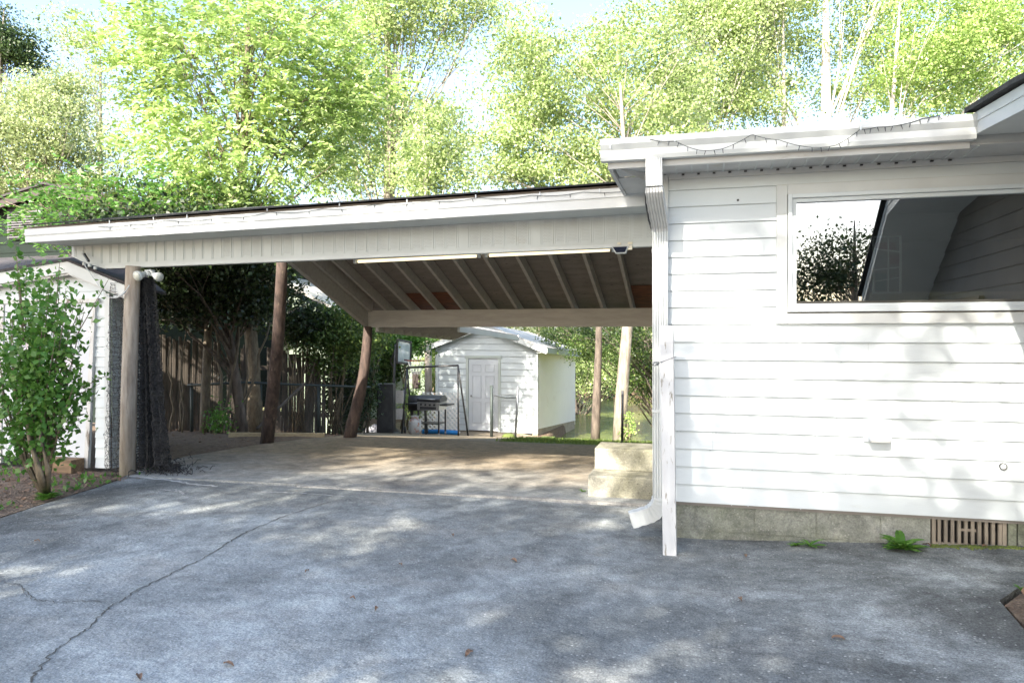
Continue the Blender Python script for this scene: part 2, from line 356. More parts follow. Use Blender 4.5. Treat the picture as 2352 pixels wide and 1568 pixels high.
la = sheet('lawn', rough_line([Vector(q) for q in [(-3.05, 10.65), (-3.4, 13), (-3.85, 16), (-4.25, 19.2), (-3.9, 19.2), (-3.6, 16.2), (-3.3, 15.6), (9, 15.6), (9, 10.65), (-3.05, 10.65)]][:-1]+[Vector((-3.05, 10.7))], .5, .03), -.005, M['lawn'], .05); tag(la, kind='structure')
bd = sheet('planting_bed', [(-5.5, 2.5), (-5.44, 4.5), (-5.56, 5.3), (-5.68, 5.95), (-5.85, 6.42), (-9, 6.45), (-12, 6.45), (-12, 2.5)], -.012, M['mulch'], .04); tag(bd, kind='structure')
bd2 = sheet('garden_bed', [(1.49, 4.28), (1.62, 4.46), (2.12, 4.76), (4, 4.8), (4, 2.2), (1.34, 2.2)], -.015, M['mulch'], .04); tag(bd2, kind='structure')

# driveway marks: cracks and pale filler lines lie on the surface as parts of the driveway
def strip(name, uvs, wid, mat, off, parent, jit=.012, sub=10, taper=False):
    pts = [ong(u, v) for u, v in uvs]; P = []
    for a, b in zip(pts[:-1], pts[1:]):
        for i in range(sub): P.append(a.lerp(b, i/sub)+Vector((random.uniform(-jit, jit), random.uniform(-jit, jit), 0)))
    P.append(pts[-1]); mb = MB(); L = []; Rr = []
    for i, p in enumerate(P):
        dd = (P[min(i+1, len(P)-1)]-P[max(i-1, 0)]).normalized(); nn = Vector((-dd.y, dd.x, 0))
        ww = wid*random.uniform(.35, 1.2)/2*(1 if not taper else 1-.8*i/len(P)); z = gz(p.x, p.y)+off
        L.append((p.x+nn.x*ww, p.y+nn.y*ww, z)); Rr.append((p.x-nn.x*ww, p.y-nn.y*ww, z))
    for i in range(len(P)-1): mb.quad(L[i], Rr[i], Rr[i+1], L[i+1])
    return mb.build(name, mat, parent)
strip('crack', [(70, 1567), (120, 1500), (205, 1440), (250, 1395), (320, 1355), (400, 1315), (480, 1275), (560, 1225), (640, 1190), (760, 1152)], .010, M['crack'], .004, d, .014, 16)
strip('crack', [(0, 1335), (45, 1345), (75, 1375), (130, 1385), (215, 1380), (240, 1385)], .006, M['crack'], .004, d)
strip('crack', [(45, 1345), (60, 1372), (100, 1384)], .004, M['crack'], .006, d)
strip('filler_line', [(300, 1094), (385, 1103), (440, 1112), (500, 1118)], .05, M['patch'], .004, d)
strip('filler_line', [(370, 1125), (410, 1130), (425, 1137), (415, 1128), (400, 1124)], .018, M['patch'], .005, d)
strip('filler_line', [(600, 1130), (700, 1134), (790, 1141)], .02, M['patch'], .005, d)
strip('crack', [(885, 1033), (960, 1040), (1060, 1051), (1180, 1054), (1280, 1050)], .012, M['crack'], .008, s)

# ------------------------------------------------------------------ lap siding
def lap(mb, o, u, n, z0, z1, ex, ext, lip=.012, seam_shade=None):
    """o: plane origin (x,y), u: horizontal unit, n: outward unit, ext(z)->list of (s0,s1)"""
    o = Vector((o[0], o[1], 0)); u = Vector((u[0], u[1], 0)); n = Vector((n[0], n[1], 0)); z = z0
    while z < z1-.01:
        zt = min(z+ex, z1)
        A = ext(z+.001); B = ext(zt-.001)
        for (a0, a1), (b0, b1) in zip(A, B):
            if a1-a0 < .01 and b1-b0 < .01: continue
            def P(s_, zz, k): return o+u*s_+n*k+Vector((0, 0, zz))
            mb.quad(P(a0, z, lip), P(a1, z, lip), P(b1, zt, .001), P(b0, zt, .001))
            mb.quad(P(a0, z, 0), P(a1, z, 0), P(a1, z, lip), P(a0, z, lip))
            if seam_shade is not None: seam_shade.quad(P(a0, z-.0045, .0035), P(a1, z-.0045, .0035), P(a1, z+.001, .0035), P(a0, z+.001, .0035))  # thin strip paints the shade line below the lap
        z = zt
    return mb

# ------------------------------------------------------------------ MAIN HOUSE
WY = 5.33
house = thing('house', 'white clapboard house with a picture window and block foundation, right of the carport', 'house')
def ext_front(z):
    if 1.52 < z < 2.47: return [(0, .742), (2.32, 2.38)]
    return [(0, 2.38)]
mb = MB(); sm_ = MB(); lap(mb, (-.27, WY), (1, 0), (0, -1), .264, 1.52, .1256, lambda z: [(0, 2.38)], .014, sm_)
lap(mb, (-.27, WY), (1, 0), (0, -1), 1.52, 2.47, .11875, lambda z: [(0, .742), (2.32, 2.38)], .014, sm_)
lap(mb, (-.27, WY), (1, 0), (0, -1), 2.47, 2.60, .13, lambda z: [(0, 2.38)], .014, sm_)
M['seam_shade'] = pm('painted_seam_shade', (.42, .46, .48), (.34, .375, .39), 6, .8);  # grey for shade painted under each lap, also for butt joints and specks
for xj, row in ((.05, 3), (1.22, 1), (1.55, 5), (.70, 6), (.30, 9), (1.05, 8), (1.75, 3)):
    z = .264+.1256*row; sm_.quad((xj, WY-.0145, z+.002), (xj+.002, WY-.0145, z+.002), (xj+.002, WY-.0035, z+.123), (xj, WY-.0035, z+.123))
for k in range(26):
    xj = random.uniform(-.2, 2.0); z = .264+.1256*random.randint(0, 9)-.004; sm_.box(xj, WY-.0155, z-.004, xj+.007, WY-.0145, z+.004)
sm_.build('siding_seam_shade', M['seam_shade'], house)
lap(mb, (-.29, WY), (0, 1), (-1, 0), .264, 2.60, .127, lambda z: [(0, 9.5)])
mb.build('wall', M['siding'], house)
# structural walls behind the siding (a shell with the window opening left open)
mb = MB()
mb.box(-.27, WY+.004, .24, .60, WY+.12, 2.6); mb.box(.60, WY+.004, .24, 2.05, WY+.12, 1.673); mb.box(.60, WY+.004, 2.345, 2.05, WY+.12, 2.6); mb.box(2.05, WY+.004, .24, 9, WY+.12, 2.6)
mb.box(-.285, WY+.124, .24, -.17, 14.9, 2.6); mb.box(-.16, 14.78, .24, 9, 14.9, 2.6)
mb.build('inner_wall', M['inside'], house)
mb = MB().box(-.165, WY+.125, .42, 8.9, 14.77, .5); mb.build('floor', M['insidefloor'], house)
mb = MB().box(-.165, WY+.125, 2.5, 8.9, 14.77, 2.58); mb.build('ceiling', M['inside'], house)
mb = MB().box(-.165, 9.2, .505, 5, 9.3, 2.495).box(4.0, WY+.13, .505, 4.1, 9.19, 2.495); mb.build('partition_wall', M['inside'], house)
# corner trim, foundation
mb = MB().box(-.311, WY-.022, .25, -.255, WY-.0005, 2.58); mb.build('corner_trim', M['trim'], house)
# foundation of concrete blocks
mb = MB(); zc = -.14; row = 0
while zc < .26:
    zt = min(zc+.2, .262); x = -.27-(.2 if row % 2 else 0)
    while x < 2.3:
        a = max(x, -.27); b_ = min(x+.4, 2.3)
        if b_-a > .03:
            if b_ <= 1.44 or a >= 1.87: mb.box(a+.004, WY+.02, zc+.004, b_-.004, WY+.16, zt-.004)
            else:
                if a < 1.43: mb.box(a+.004, WY+.02, zc+.004, 1.43, WY+.16, zt-.004)
                if b_ > 1.88: mb.box(1.88, WY+.02, zc+.004, b_-.004, WY+.16, zt-.004)
        x += .4
    zc += .2; row += 1
mb.box(-.268, WY+.026, -.14, 1.43, WY+.155, .258)
mb.box(-.262, WY+.161, -.14, -.12, 14.8, .258)
mb.build('foundation', M['cmu'], house)
# foundation vent
fv = MB().box(1.44, WY+.02, .062, 1.462, WY+.05, .262).box(1.848, WY+.02, .062, 1.87, WY+.05, .262).box(1.463, WY+.02, .062, 1.847, WY+.05, .085)
for k in range(10):
    x = 1.475+k*.039
    fv.box(x, WY+.024, .0855, x+.019, WY+.045, .262)
fv.box(1.60, WY+.027, .168, 1.70, WY+.040, .184)
o = fv.build('foundation_vent', pm('dirty_plastic_vent', (.27, .235, .19), (.19, .165, .135), 8, .7), house)
MB().box(1.44, WY+.10, .05, 1.87, WY+.16, .262).build('vent_recess', M['black'], house)
# window
win = bpy.data.objects.new('window', None); C.objects.link(win); win.parent = house
cas = MB()
def frame(mb, x0, x1, z0, z1, t, y0, y1):
    mb.box(x0, y0, z0, x0+t, y1, z1).box(x1-t, y0, z0, x1, y1, z1).box(x0+t, y0, z1-t, x1-t, y1, z1).box(x0+t, y0, z0, x1-t, y1, z0+t)
frame(cas, .472, 2.05, 1.52, 2.47, .07, WY-.03, WY+.02)
cas.build('casing', M['trim'], win, bevel=.004)
sf = MB(); frame(sf, .545, 2.045, 1.60, 2.40, .028, WY-.045, WY+.03); frame(sf, .5735, 2.0165, 1.6285, 2.3715, .0275, WY-.022, WY+.035)
sf.build('frame', M['siding'], win, bevel=.003)
MB().box(.598, WY+.004, 1.65, 2.0, WY+.008, 2.35).build('pane', M['glass'], win)
# eaves: soffit, fascia, gutter
EX0 = -.67
so_ = MB().box(EX0+.07, 4.955, 2.585, 2.12, WY-.012, 2.597)
so_.build('soffit', M['trimdirty'], house)
gr = MB(); x = -.2
while x < 1.6:
    gr.box(x, 4.97, 2.578, x+.012, WY-.03, 2.5846); x += .105
gr.build('soffit_groove', M['trim'], house)
x = -.16
while x < 1.55: MB().box(x, WY-.045, 2.568, x+.018, WY-.028, 2.5775).build('soffit_notch', M['black'], house); x += .105
MB().box(-.25, WY-.028, 2.545, 2.1, WY-.013, 2.5845).build('frieze_board', M['trim'], house)
MB().box(EX0+.06, 4.93, 2.56, 1.53, 4.953, 2.70).build('fascia', M['trimdirty'], house)
MB().box(1.5305, 4.96, 2.5975, 2.6, WY, 2.66).build('corner_soffit', M['trim'], house)
# overhang on carport side (rake boards seen under the corner)
MB().box(EX0+.035, 4.94, 2.56, EX0+.059, 15, 2.68).prism([(EX0+.075, WY-.33, 2.5835), (-.31, WY-.02, 2.5835), (-.31, WY-.02, 2.50)], (0, .012, 0)).build('end_board', M['trimdirty'], house)
MB().box(EX0+.0595, WY-.005, 2.575, -.312, 15, 2.584).build('side_soffit', M['trimdirty'], house)
# K-style gutter profile
prof = [(4.928, 2.735), (4.928, 2.60), (4.865, 2.60), (4.855, 2.625), (4.852, 2.665), (4.83, 2.70), (4.83, 2.738), (4.842, 2.738), (4.842, 2.72), (4.90, 2.63), (4.92, 2.70), (4.92, 2.735)]
gm = MB().prism([(EX0, y, z) for y, z in prof], (1.545-EX0, 0, .0)); gm.build('gutter', M['trim'], house)
MB().prism([(EX0-.004, y, z) for y, z in prof[:7]], (.005, 0, 0)).build('gutter_cap', M['trim'], house)
# roof
rf = MB()
rf.prism([(EX0-.01, 4.86, 2.742), (EX0-.01, 11, 4.25), (EX0-.01, 15.4, 3.2), (EX0-.01, 15.4, 3.17), (EX0-.01, 11, 4.215), (EX0-.01, 4.86, 2.725)], (11, 0, 0))
rf.build('roof', M['shingle'], house)
# gable wing that comes forward on the right
wing = [(4.93, 2.76), (4.2, 2.70), (3.62, 2.62), (2.55, 1.82)]
mb = MB()
for (ya, za), (yb, zb) in zip(wing[:-1], wing[1:]):
    mb.prism([(1.545, ya, za), (1.545, yb, zb), (1.545, yb, zb-.125), (1.545, ya, za-.125)], (.022, 0, 0))
    mb.prism([(1.538, ya, za), (1.538, yb, zb), (1.538, yb, zb-.055), (1.538, ya, za-.055)], (.006, 0, 0))
mb.build('rake_board', M['trim'], house)
mb = MB()
for (ya, za), (yb, zb) in zip(wing[:-1], wing[1:]):
    mb.prism([(1.50, ya, za+.012), (1.50, yb, zb+.012), (1.50, yb, zb+.04), (1.50, ya, za+.04)], (6, 0, 0))
mb.build('wing_roof', M['shingle'], house)
mb = MB()
for (ya, za), (yb, zb) in zip(wing[:-1], wing[1:]):
    mb.prism([(1.568, ya, za-.125), (1.568, yb, zb-.125), (1.568, yb, zb-.115), (1.568, ya, za-.115)], (.55, 0, 0))
mb.build('wing_soffit', M['trim'], house)
def wz(y):
    for (ya, za), (yb, zb) in zip(wing[:-1], wing[1:]):
        if yb <= y <= ya: return za+(zb-za)*(ya-y)/(ya-yb)-.12
    return 2.6
mb = MB(); lap(mb, (2.12, 5.32), (0, -1), (-1, 0), .264, 1.68, .127, lambda z: [(0, 2.55)])
lap(mb, (2.12, 5.32), (0, -1), (-1, 0), 1.68, 2.60, .127, lambda z: [(0, max(.3, 5.32-(2.55+(max(z+.12, 1.82)-1.82)/.748)))])
mb.box(2.13, 2.7, .1, 6, 2.8, 1.8).box(2.135, 2.81, .1, 2.2, 5.3, 1.7)
mb.build('wing_wall', pm('shade_darkened_taupe_siding', (.17, .165, .15), (.13, .125, .115), 3, .7), house)  # grey-brown siding, darkened to paint in the porch shade
MB().box(2.125, 2.8, -.1, 2.3, 5.3, .262).build('wing_foundation', M['cmu'], house)
wf = MB(); 
# wing window (shows in the pane's reflection)
def yframe(mb, x0, x1, y0, y1, z0, z1, t):
    mb.box(x0, y0, z0, x1, y0+t, z1).box(x0, y1-t, z0, x1, y1, z1).box(x0, y0+t, z1-t, x1, y1-t, z1).box(x0, y0+t, z0, x1, y1-t, z0+t)
ww = bpy.data.objects.new('window', None); C.objects.link(ww); ww.parent = house
yframe(wf, 2.07, 2.106, 3.2, 4.2, .95, 1.75, .05); wf.build('frame', M['brown'], ww)
MB().box(2.092, 3.25, 1.0, 2.1, 4.15, 1.70).build('pane', pm('dark_glass', (.02, .03, .03), (.03, .04, .04), 2, .03, spec=1), ww)
# dryer vent, pipe cap
dv = MB().box(1.105-.085, WY-.020, .735, 1.105+.085, WY-.0005, .885); dvo = dv.build('dryer_vent', M['siding'], house, bevel=.003)
MB().prism([(1.045, WY-.022, .88), (1.045, WY-.045, .88), (1.045, WY-.10, .755), (1.045, WY-.022, .755)], (.125, 0, 0)).build('hood', M['doorwhite'], dvo, bevel=.004)
MB().box(1.05, WY-.095, .742, 1.165, WY-.022, .754).build('flap', M['trimdirty'], dvo)
pc = MB().lathe((1.839, WY-.02, .605), [(.022, 0), (.022, .02)], 16, 'y').build('pipe_cap', M['black'], house)
MB().lathe((1.839, WY-.024, .605), [(.014, 0), (.018, .003)], 16, 'y').build('cap_disc', M['trim'], pc)
MB().lathe((.22, WY-.012, 2.22+.16), [(.009, 0), (.009, .01)], 8, 'y').build('nail_hole', M['black'], house)
# downspout with ribs and elbows
ds = bpy.data.objects.new('downspout', None); C.objects.link(ds); ds.parent = house
def spout(pts, wd, dp, name, ribs=True, acc=False):
    mb = MB()
    pts = [Vector(p) for p in pts]; rings = []
    for i, p in enumerate(pts):
        dd = (pts[min(i+1, len(pts)-1)]-pts[max(i-1, 0)]).normalized()
        side = Vector((1, 0, 0)) if name != 'outlet_elbow' else Vector((.35, -.94, 0))
        if name == 'outlet_elbow': side = Vector((-.25, 1, 0)).normalized()
        side = (side-dd*side.dot(dd)).normalized(); fr = dd.cross(side).normalized()
        ring = []; k = 1+(.07 if (acc and i % 2) else 0)
        nr = 6
        W, D = (wd, dp) if name != 'outlet_elbow' else (dp, wd)
        front = []
        for j in range(nr*4+1):
            t = j/(nr*4); dep = D/2*k-(.008 if j % 4 in (2,) else 0)
            front.append(p+side*(W*(t-.5)*k)+fr*dep)
        back = [p+side*(W*(1-t-.5)*k)-fr*(D/2*k) for t in (0, .25, .5, .75, 1)]
        rings.append(front+back)
    n = len(rings[0]); vs = [v for r in rings for v in r]
    fs = [(i*n+k, i*n+(k+1) % n, (i+1)*n+(k+1) % n, (i+1)*n+k) for i in range(len(rings)-1) for k in range(n)]
    fs += [tuple(reversed(range(n)))]
    if name != 'outlet_elbow': fs += [tuple((len(rings)-1)*n+k for k in range(n))]
    mb.add(vs, fs); return mb.build(name, M['trimdirty'] if name == 'upper_elbow' else M['trim'], ds)
xt = -.325
spout([(xt, 4.90, 2.60), (xt, 4.90, 2.42)], .105, .075, 'outlet_pipe')
el = []
for i in range(13):
    t = i/12; sm = t*t*(3-2*t)
    el.append((xt+.018*sm, 4.90+.36*sm, 2.42-.24*t))
spout(el, .108, .078, 'upper_elbow', acc=True)
spout([(-.307, 5.262, 2.18), (-.307, 5.262, 1.0), (-.305, 5.262, .30)], .105, .075, 'pipe')
MB().box(-.362, 5.222, 2.02, -.252, 5.232, 2.05).build('strap', M['trim'], ds)
MB().box(-.362, 5.222, .9, -.252, 5.232, .92).build('strap', M['trim'], ds)
el = []
for i in range(15):
    t = i/10 if i < 11 else 1; a = t*R_(72)
    rr = .13
    p = Vector((-.305-(rr-rr*math.cos(a))*1.0, 5.262-(rr-rr*math.cos(a))*.25, .30-rr*math.sin(a)))
    if i > 10:
        dd = Vector((-math.sin(a), -math.sin(a)*.25, -math.cos(a))); p += dd*(.03*(i-10))
    el.append(p)
spout(el, .105, .078, 'outlet_elbow', acc=True)

# inside the room
def chair(x, y, lab, ry=0):
    t = thing('dining_chair', lab, 'chair', 'dining chairs behind the picture window')
    MB().box(-.2, -.2, .42, .2, .2, .46).build('seat', M['chairwood'], t)
    b_ = MB().box(-.19, .2, .95, .19, .225, 1.235); 
    b_.box(-.2, .19, .46, -.165, .23, .94).box(.165, .19, .46, .2, .23, .94); b_.build('backrest', M['chairwood'], t)
    for sx in (-1, 1):
        for sy in (-1, 1): MB().beam((.17*sx, .17*sy, 0), (.17*sx, .17*sy, .42), .035, .035).build('leg', M['chairwood'], t)
    t.location = (x, y, .505); t.rotation_euler = (0, 0, ry); return t
chair(1.30, 5.80, 'pale wooden chair showing its top rail behind the glass under the stained glass panel', R_(180))
chair(1.66, 5.85, 'pale wooden chair showing its top rail in the middle of the window, between two others', R_(180))
chair(2.02, 5.90, 'pale wooden chair showing its top rail at the right end of the picture window', R_(180))
sg = thing('stained_glass_panel', 'tall stained glass panel of red and teal pieces hung inside the picture window', 'panel')
a = ony(2003, 671, 5.52); b_ = ony(2070, 545, 5.52)
fr = MB(); x0, x1, z0, z1 = a.x, b_.x, a.z, b_.z
fr.box(x0, 5.5, z0, x0+.012, 5.52, z1).box(x1-.012, 5.5, z0, x1, 5.52, z1).box(x0, 5.5, z1, x1, 5.52, z1+.012).box(x0, 5.5, z0-.012, x1, 5.52, z0)
fr.beam((x0+.1, 5.51, z0), (x0+.1, 5.51, z1), .008, .008, (0, 1, 0)).beam((x0, 5.508, z0+.15), (x1, 5.508, z0+.17), .008, .008).beam((x0, 5.508, z0+.3), (x1, 5.508, z0+.27), .008, .008).beam((x0, 5.508, z0+.07), (x1, 5.508, z0+.10), .006, .006)
fr.build('frame', M['lattice'], sg)
MB().box(x0+.02, 5.514, z0+.29, x0+.15, 5.519, z0+.34).box(x0+.11, 5.514, z0+.19, x0+.17, 5.519, z0+.255).build('red_glass', M['red'], sg)
MB().box(x0+.02, 5.514, z0+.01, x0+.09, 5.519, z0+.13).build('teal_glass', M['teal'], sg)

# ------------------------------------------------------------------ CARPORT
cp = thing('carport', 'grey and white open carport with vented front panel attached to the white house', 'carport')
FY = 6.35
mb = MB().prism([(-6.54, FY, 2.50), (-6.54, FY, 2.28), (-6.36, FY, 2.20), (-6.1, FY, 2.135), (-.315, FY, 2.20), (-.315, FY, 2.60)], (0, .06, 0))
mb.build('front_panel', M['panel'], cp)
rib = MB(); x = -6.5
while x < -.33:
    zb = 2.165+.064*(x+6.1)/5.8+.03 if x > -6.2 else 2.27; zt = 2.455+.065*(x+6.54)/6.2
    rib.box(x, FY-.005, zb, x+.004, FY-.0005, zt).box(x+.018, FY-.003, zb, x+.021, FY-.0005, zt); x += .113
rib.build('panel_rib', M['panel'], cp)
rib = MB(); x = -6.5; k = 0
while x < -.4:
    k += 1
    if (k > 22 and k % 7 not in (3, 4)) or (k > 16 and k % 3):
        zb = 2.215+.064*(x+6.1)/5.8; zt = 2.43+.065*(x+6.54)/6.2
        nz = int((zt-zb)/.0125)
        for i in range(nz):
            for j in range(6):
                xx = x+.029+j*.0125+(i % 2)*.006; zz = zb+i*.0125
                rib.quad((xx, FY-.0015, zz), (xx+.0045, FY-.0015, zz), (xx+.0045, FY-.0015, zz+.0045), (xx, FY-.0015, zz+.0045))
    x += .113
rib.build('vent_hole', pm('vent_hole_dark', (.24, .25, .25), (.2, .2, .2), 5, .8), cp)
MB().prism([(-6.1, FY-.012, 2.137), (-.318, FY-.012, 2.202), (-.318, FY-.012, 2.232), (-6.1, FY-.012, 2.167)], (0, .011, 0)).build('bottom_trim', M['trim'], cp)
fl = Vector((-6.69, 5.93, 0)); fr_ = Vector((-.47, 5.93, 0))
MB().prism([(fl.x, 5.93, 2.38), (fr_.x, 5.93, 2.475), (fr_.x, 5.93, 2.628), (fl.x, 5.93, 2.508)], (0, .025, 0)).build('fascia', M['trim'], cp)
MB().prism([(fl.x, 5.922, 2.448), (fr_.x, 5.922, 2.560), (fr_.x, 5.922, 2.633), (fl.x, 5.922, 2.513)], (0, .0075, 0)).build('drip_edge', M['trim'], cp)
MB().prism([(fl.x, 5.955, 2.385), (fr_.x, 5.955, 2.48), (fr_.x, 6.345, 2.48), (-6.54, 6.345, 2.385)], (0, 0, .012)).build('soffit', M['panel'], cp)
MB().prism([(-.469, 5.93, 2.48), (-.469, 5.93, 2.63), (-.469, 6.34, 2.66), (-.469, 6.34, 2.48)], (.02, 0, 0)).build('end_cap', M['trim'], cp)
# roof: rises gently to a hidden ridge then falls to the back
RY, RZ = 7.69, 2.93
def deckz(y): return 1.955+.364*(10.34-y) if y > RY else 2.6+.17*(y-5.85)
EY = 10.72
rf = MB()
L0 = [(-6.7, 5.9, 2.515), (-5.25, RY, RZ), (-5.12, EY, deckz(EY))]
R0 = [(-.46, 5.9, 2.635), (-.46, RY, RZ+.02), (-.3, EY, deckz(EY))]
for zo, nm, mm in ((0.03, 'roof', M['shingle']), (0.0, 'sheathing', M['deck'])):
    q = MB()
    for i in range(2):
        fo = Vector((0, .06 if (zo == 0 and i == 0) else 0, zo))
        q.prism([Vector(L0[i])+fo, Vector(R0[i])+fo, Vector(R0[i+1])+Vector((0, 0, zo)), Vector(L0[i+1])+Vector((0, 0, zo))], (0, 0, .026 if zo == 0 else .014))
    q.build(nm, mm, cp)
# rear beam
MB().box(-5.07, 10.30, 1.553, -.3, 10.34, 1.812).build('rear_beam', M['beamwood'], cp, bevel=.003)
MB().box(-5.0, 10.345, 1.60, -.3, 10.385, 1.812).build('inner_beam', M['beamwood'], cp)
for k in range(10):
    x = -4.73+.415*k
    MB().beam((x, RY+.1, deckz(RY+.1)-.075), (x, 10.66, deckz(10.66)-.075), .04, .14).build('rafter', M['beamwood'], cp)
MB().beam((-5.04, RY, deckz(RY)-.27), (-5.04, 10.35, 1.675), .07, .245).build('side_beam', M['beamwood'], cp)
MB().beam((-4.95, RY, deckz(RY)-.10), (-4.95, 10.29, deckz(10.29)-.10), .05, .19).build('side_board', M['beamwood'], cp)
for x0, x1, ya in ((-4.92, -4.76, 9.95), (-4.29, -3.925, 10.06), (-3.875, -3.51, 10.04), (-.97, -.35, 9.92)):
    MB().quad((x0, ya, deckz(ya)-.004), (x1, ya, deckz(ya)-.004), (x1, 10.7, deckz(10.7)-.004), (x0, 10.7, deckz(10.7)-.004)).build('bare_panel', M['rust'], cp)
# front round post, two rough leaning posts
a = onz(292, 1089, 0)
MB().tube([(a.x, a.y, -.1), (a.x+.02, a.y, .8), (a.x+.05, a.y+.0, 1.6), (a.x+.075, a.y, 2.15)], [.078, .076, .074, .072], 14, wob=.02).build('post', M['post'], cp, True)
a = ong(612, 1016); b_ = Vector((-5.3, 8.4, 2.46)); pp = []
for i in range(9):
    t = i/8; p = a.lerp(b_, t)+Vector((.05*math.sin(t*3.1), 0, 0)); pp.append(p)
pp[0].z -= .1
MB().tube(pp, [.095-.025*i/8 for i in range(9)], 9, wob=.06).build('post', M['barkpost'], cp, True)
MB().box(-5.45, 8.33, 2.44, -5.08, 8.44, 2.55).build('post_header', M['beamwood'], cp)
a = ong(800, 1004); b_ = Vector((-5.02, 10.32, 1.56)); pp = []
for i in range(9):
    t = i/8; p = a.lerp(b_, t)+Vector((.07*math.sin(t*3.1), 0, 0)); pp.append(p)
pp[0].z -= .1
MB().tube(pp, [.10-.03*i/8 for i in range(9)], 9, wob=.08).build('post', M['barkpost'], cp, True)
# lower gable roof over the walk behind
wr = thing('walkway_roof', 'low gable roof with bare rafters over the walk between carport and far shed', 'roof')
n1 = at(866, 755, 11.5); f1 = at(1042.6, 776, 14.7); rx_far = at(1089, 757, 14.7); r2 = at(1190, 777, 14.6)
dx = Vector((n1.x-f1.x, n1.y-f1.y, n1.z-f1.z)); rn = rx_far+dx; r2n = r2+dx
up = Vector((0, 0, .02))
MB().prism([n1+up*4, rn+up*4, rx_far+up*4, f1+up*4], (0, 0, .03)).prism([rn+up*2, r2n+up*2, r2+up*2, rx_far+up*2], (0, 0, .028)).build('roof_deck', M['metal_roof'], wr)
MB().beam(n1, f1, .05, .10).build('eave_beam', M['beamwood'], wr)
MB().beam(r2n, r2, .04, .08).build('eave_beam', M['trim'], wr)
for k in range(9):
    t = (k+.6)/9.2; p = n1.lerp(f1, t)+Vector((.02, 0, .02)); q = rn.lerp(rx_far, t)+Vector((0, 0, .0))
    MB().beam(p+Vector((0, 0, -.01)), q+Vector((0, 0, -.01)), .03, .10).build('rafter', M['beamwood'], wr)
MB().beam(f1+Vector((-.02, .03, .0)), rx_far+Vector((0, .03, .02)), .03, .09).build('rake_board', M['beamwood'], wr)
MB().beam(rx_far+Vector((-.25, -.04, .06)), r2+Vector((.02, -.04, .0)), .03, .12).build('rake_board', M['trim'], wr)
for p in (r2+Vector((-.1, 0, 0)),):
    MB().beam((p.x, p.y, terr(p.x, p.y)), (p.x, p.y, p.z-.02), .07, .07).build('post', M['trim'], wr) if False else None
settle(wr, (f1.x, f1.y, f1.z-.1))

# fluorescent lights
for k, (ua, va, ub, vb, lab) in enumerate(((816, 601, 1101, 588, 'lit fluorescent tube fitting under the carport edge, left one of two'), (1117, 587, 1408, 574, 'lit fluorescent tube fitting under the carport edge, next to the solar lamp'))):
    a = ony(ua, va, 6.62); b_ = ony(ub, vb, 6.62)
    t = thing('fluorescent_light', lab, 'light fitting', 'fluorescent lights along the carport front')
    MB().beam(a+Vector((0, .03, .035)), b_+Vector((0, .03, .035)), .10, .04).build('housing', M['lightcream'], t)
    MB().tube([a+Vector((.03, 0, 0)), b_+Vector((-.03, 0, 0))], .014, 10).build('tube', M['tube'], t, True)
    for p, q in ((a, 1), (b_, -1)): MB().beam(p+Vector((0, -.005, -.018)), p+Vector((0, -.005, .05)), .022, .03).build('lamp_holder', M['trim'], t)
    settle(t, (a+b_)/2)
a = ony(1425, 574, 6.30)
t = thing('solar_lamp', 'small solar lamp with dark trapezoid panel at the carport edge near the downspout', 'lamp')
z = a.z
MB().prism([(a.x-.075, 6.27, z+.03), (a.x+.075, 6.27, z+.03), (a.x+.045, 6.31, z-.028), (a.x-.045, 6.31, z-.028)], (0, .05, .0)).build('frame', M['trim'], t)
MB().prism([(a.x-.060, 6.266, z+.022), (a.x+.060, 6.266, z+.022), (a.x+.037, 6.302, z-.020), (a.x-.037, 6.302, z-.020)], (0, -.002, 0)).build('solar_panel', M['solar'], t)
MB().box(a.x+.055, 6.29, z+.0, a.x+.10, 6.32, z+.035).build('bracket', M['lightcream'], t); MB().box(a.x-.03, 6.325, z+.05, a.x+.0, 6.336, z+.068).build('screw_tab', M['lightcream'], t); MB().box(a.x+.06, 6.325, z+.05, a.x+.10, 6.336, z+.068).build('screw_tab', M['lightcream'], t)
settle(t, (a.x, 6.3, z))
# floodlights on the front post
t = thing('floodlight', 'twin white floodlight heads fixed at the top of the round carport post', 'lamp')
def cone(c, dr, r0, r1, L, mat, nm, cap=None):
    c = Vector(c); dr = Vector(dr).normalized()
    o = MB().tube([c, c+dr*L*.35, c+dr*L*.75, c+dr*L], [r0, r0*1.15, r1*.95, r1], 14).build(nm, mat, t, True)
    MB().tube([c+dr*(L+.001), c+dr*(L+.012)], [r1*.92, r1*.8], 14).build('lens', M['lens'], o, True); return o
pa = ony(322, 632, 6.22); pb = ony(352, 630, 6.2); pc_ = ony(372, 636, 6.2)
cone(pa+Vector((.0, .06, .02)), (-.1, -1, -.35), .026, .052, .10, M['panel'], 'lamp_head')
cone(pb, (.9, -.35, -.28), .024, .046, .12, M['panel'], 'lamp_head')
MB().tube([pa+Vector((0, .08, .02)), pa.lerp(pb, .5)+Vector((0, .05, .05)), pb], .012, 8).build('arm', M['trim'], t, True)
MB().lathe(pa+Vector((.03, .10, 0)), [(.04, 0), (.05, .02), (.05, .06)], 12).build('junction_box', M['trim'], t)
settle(t, pa)
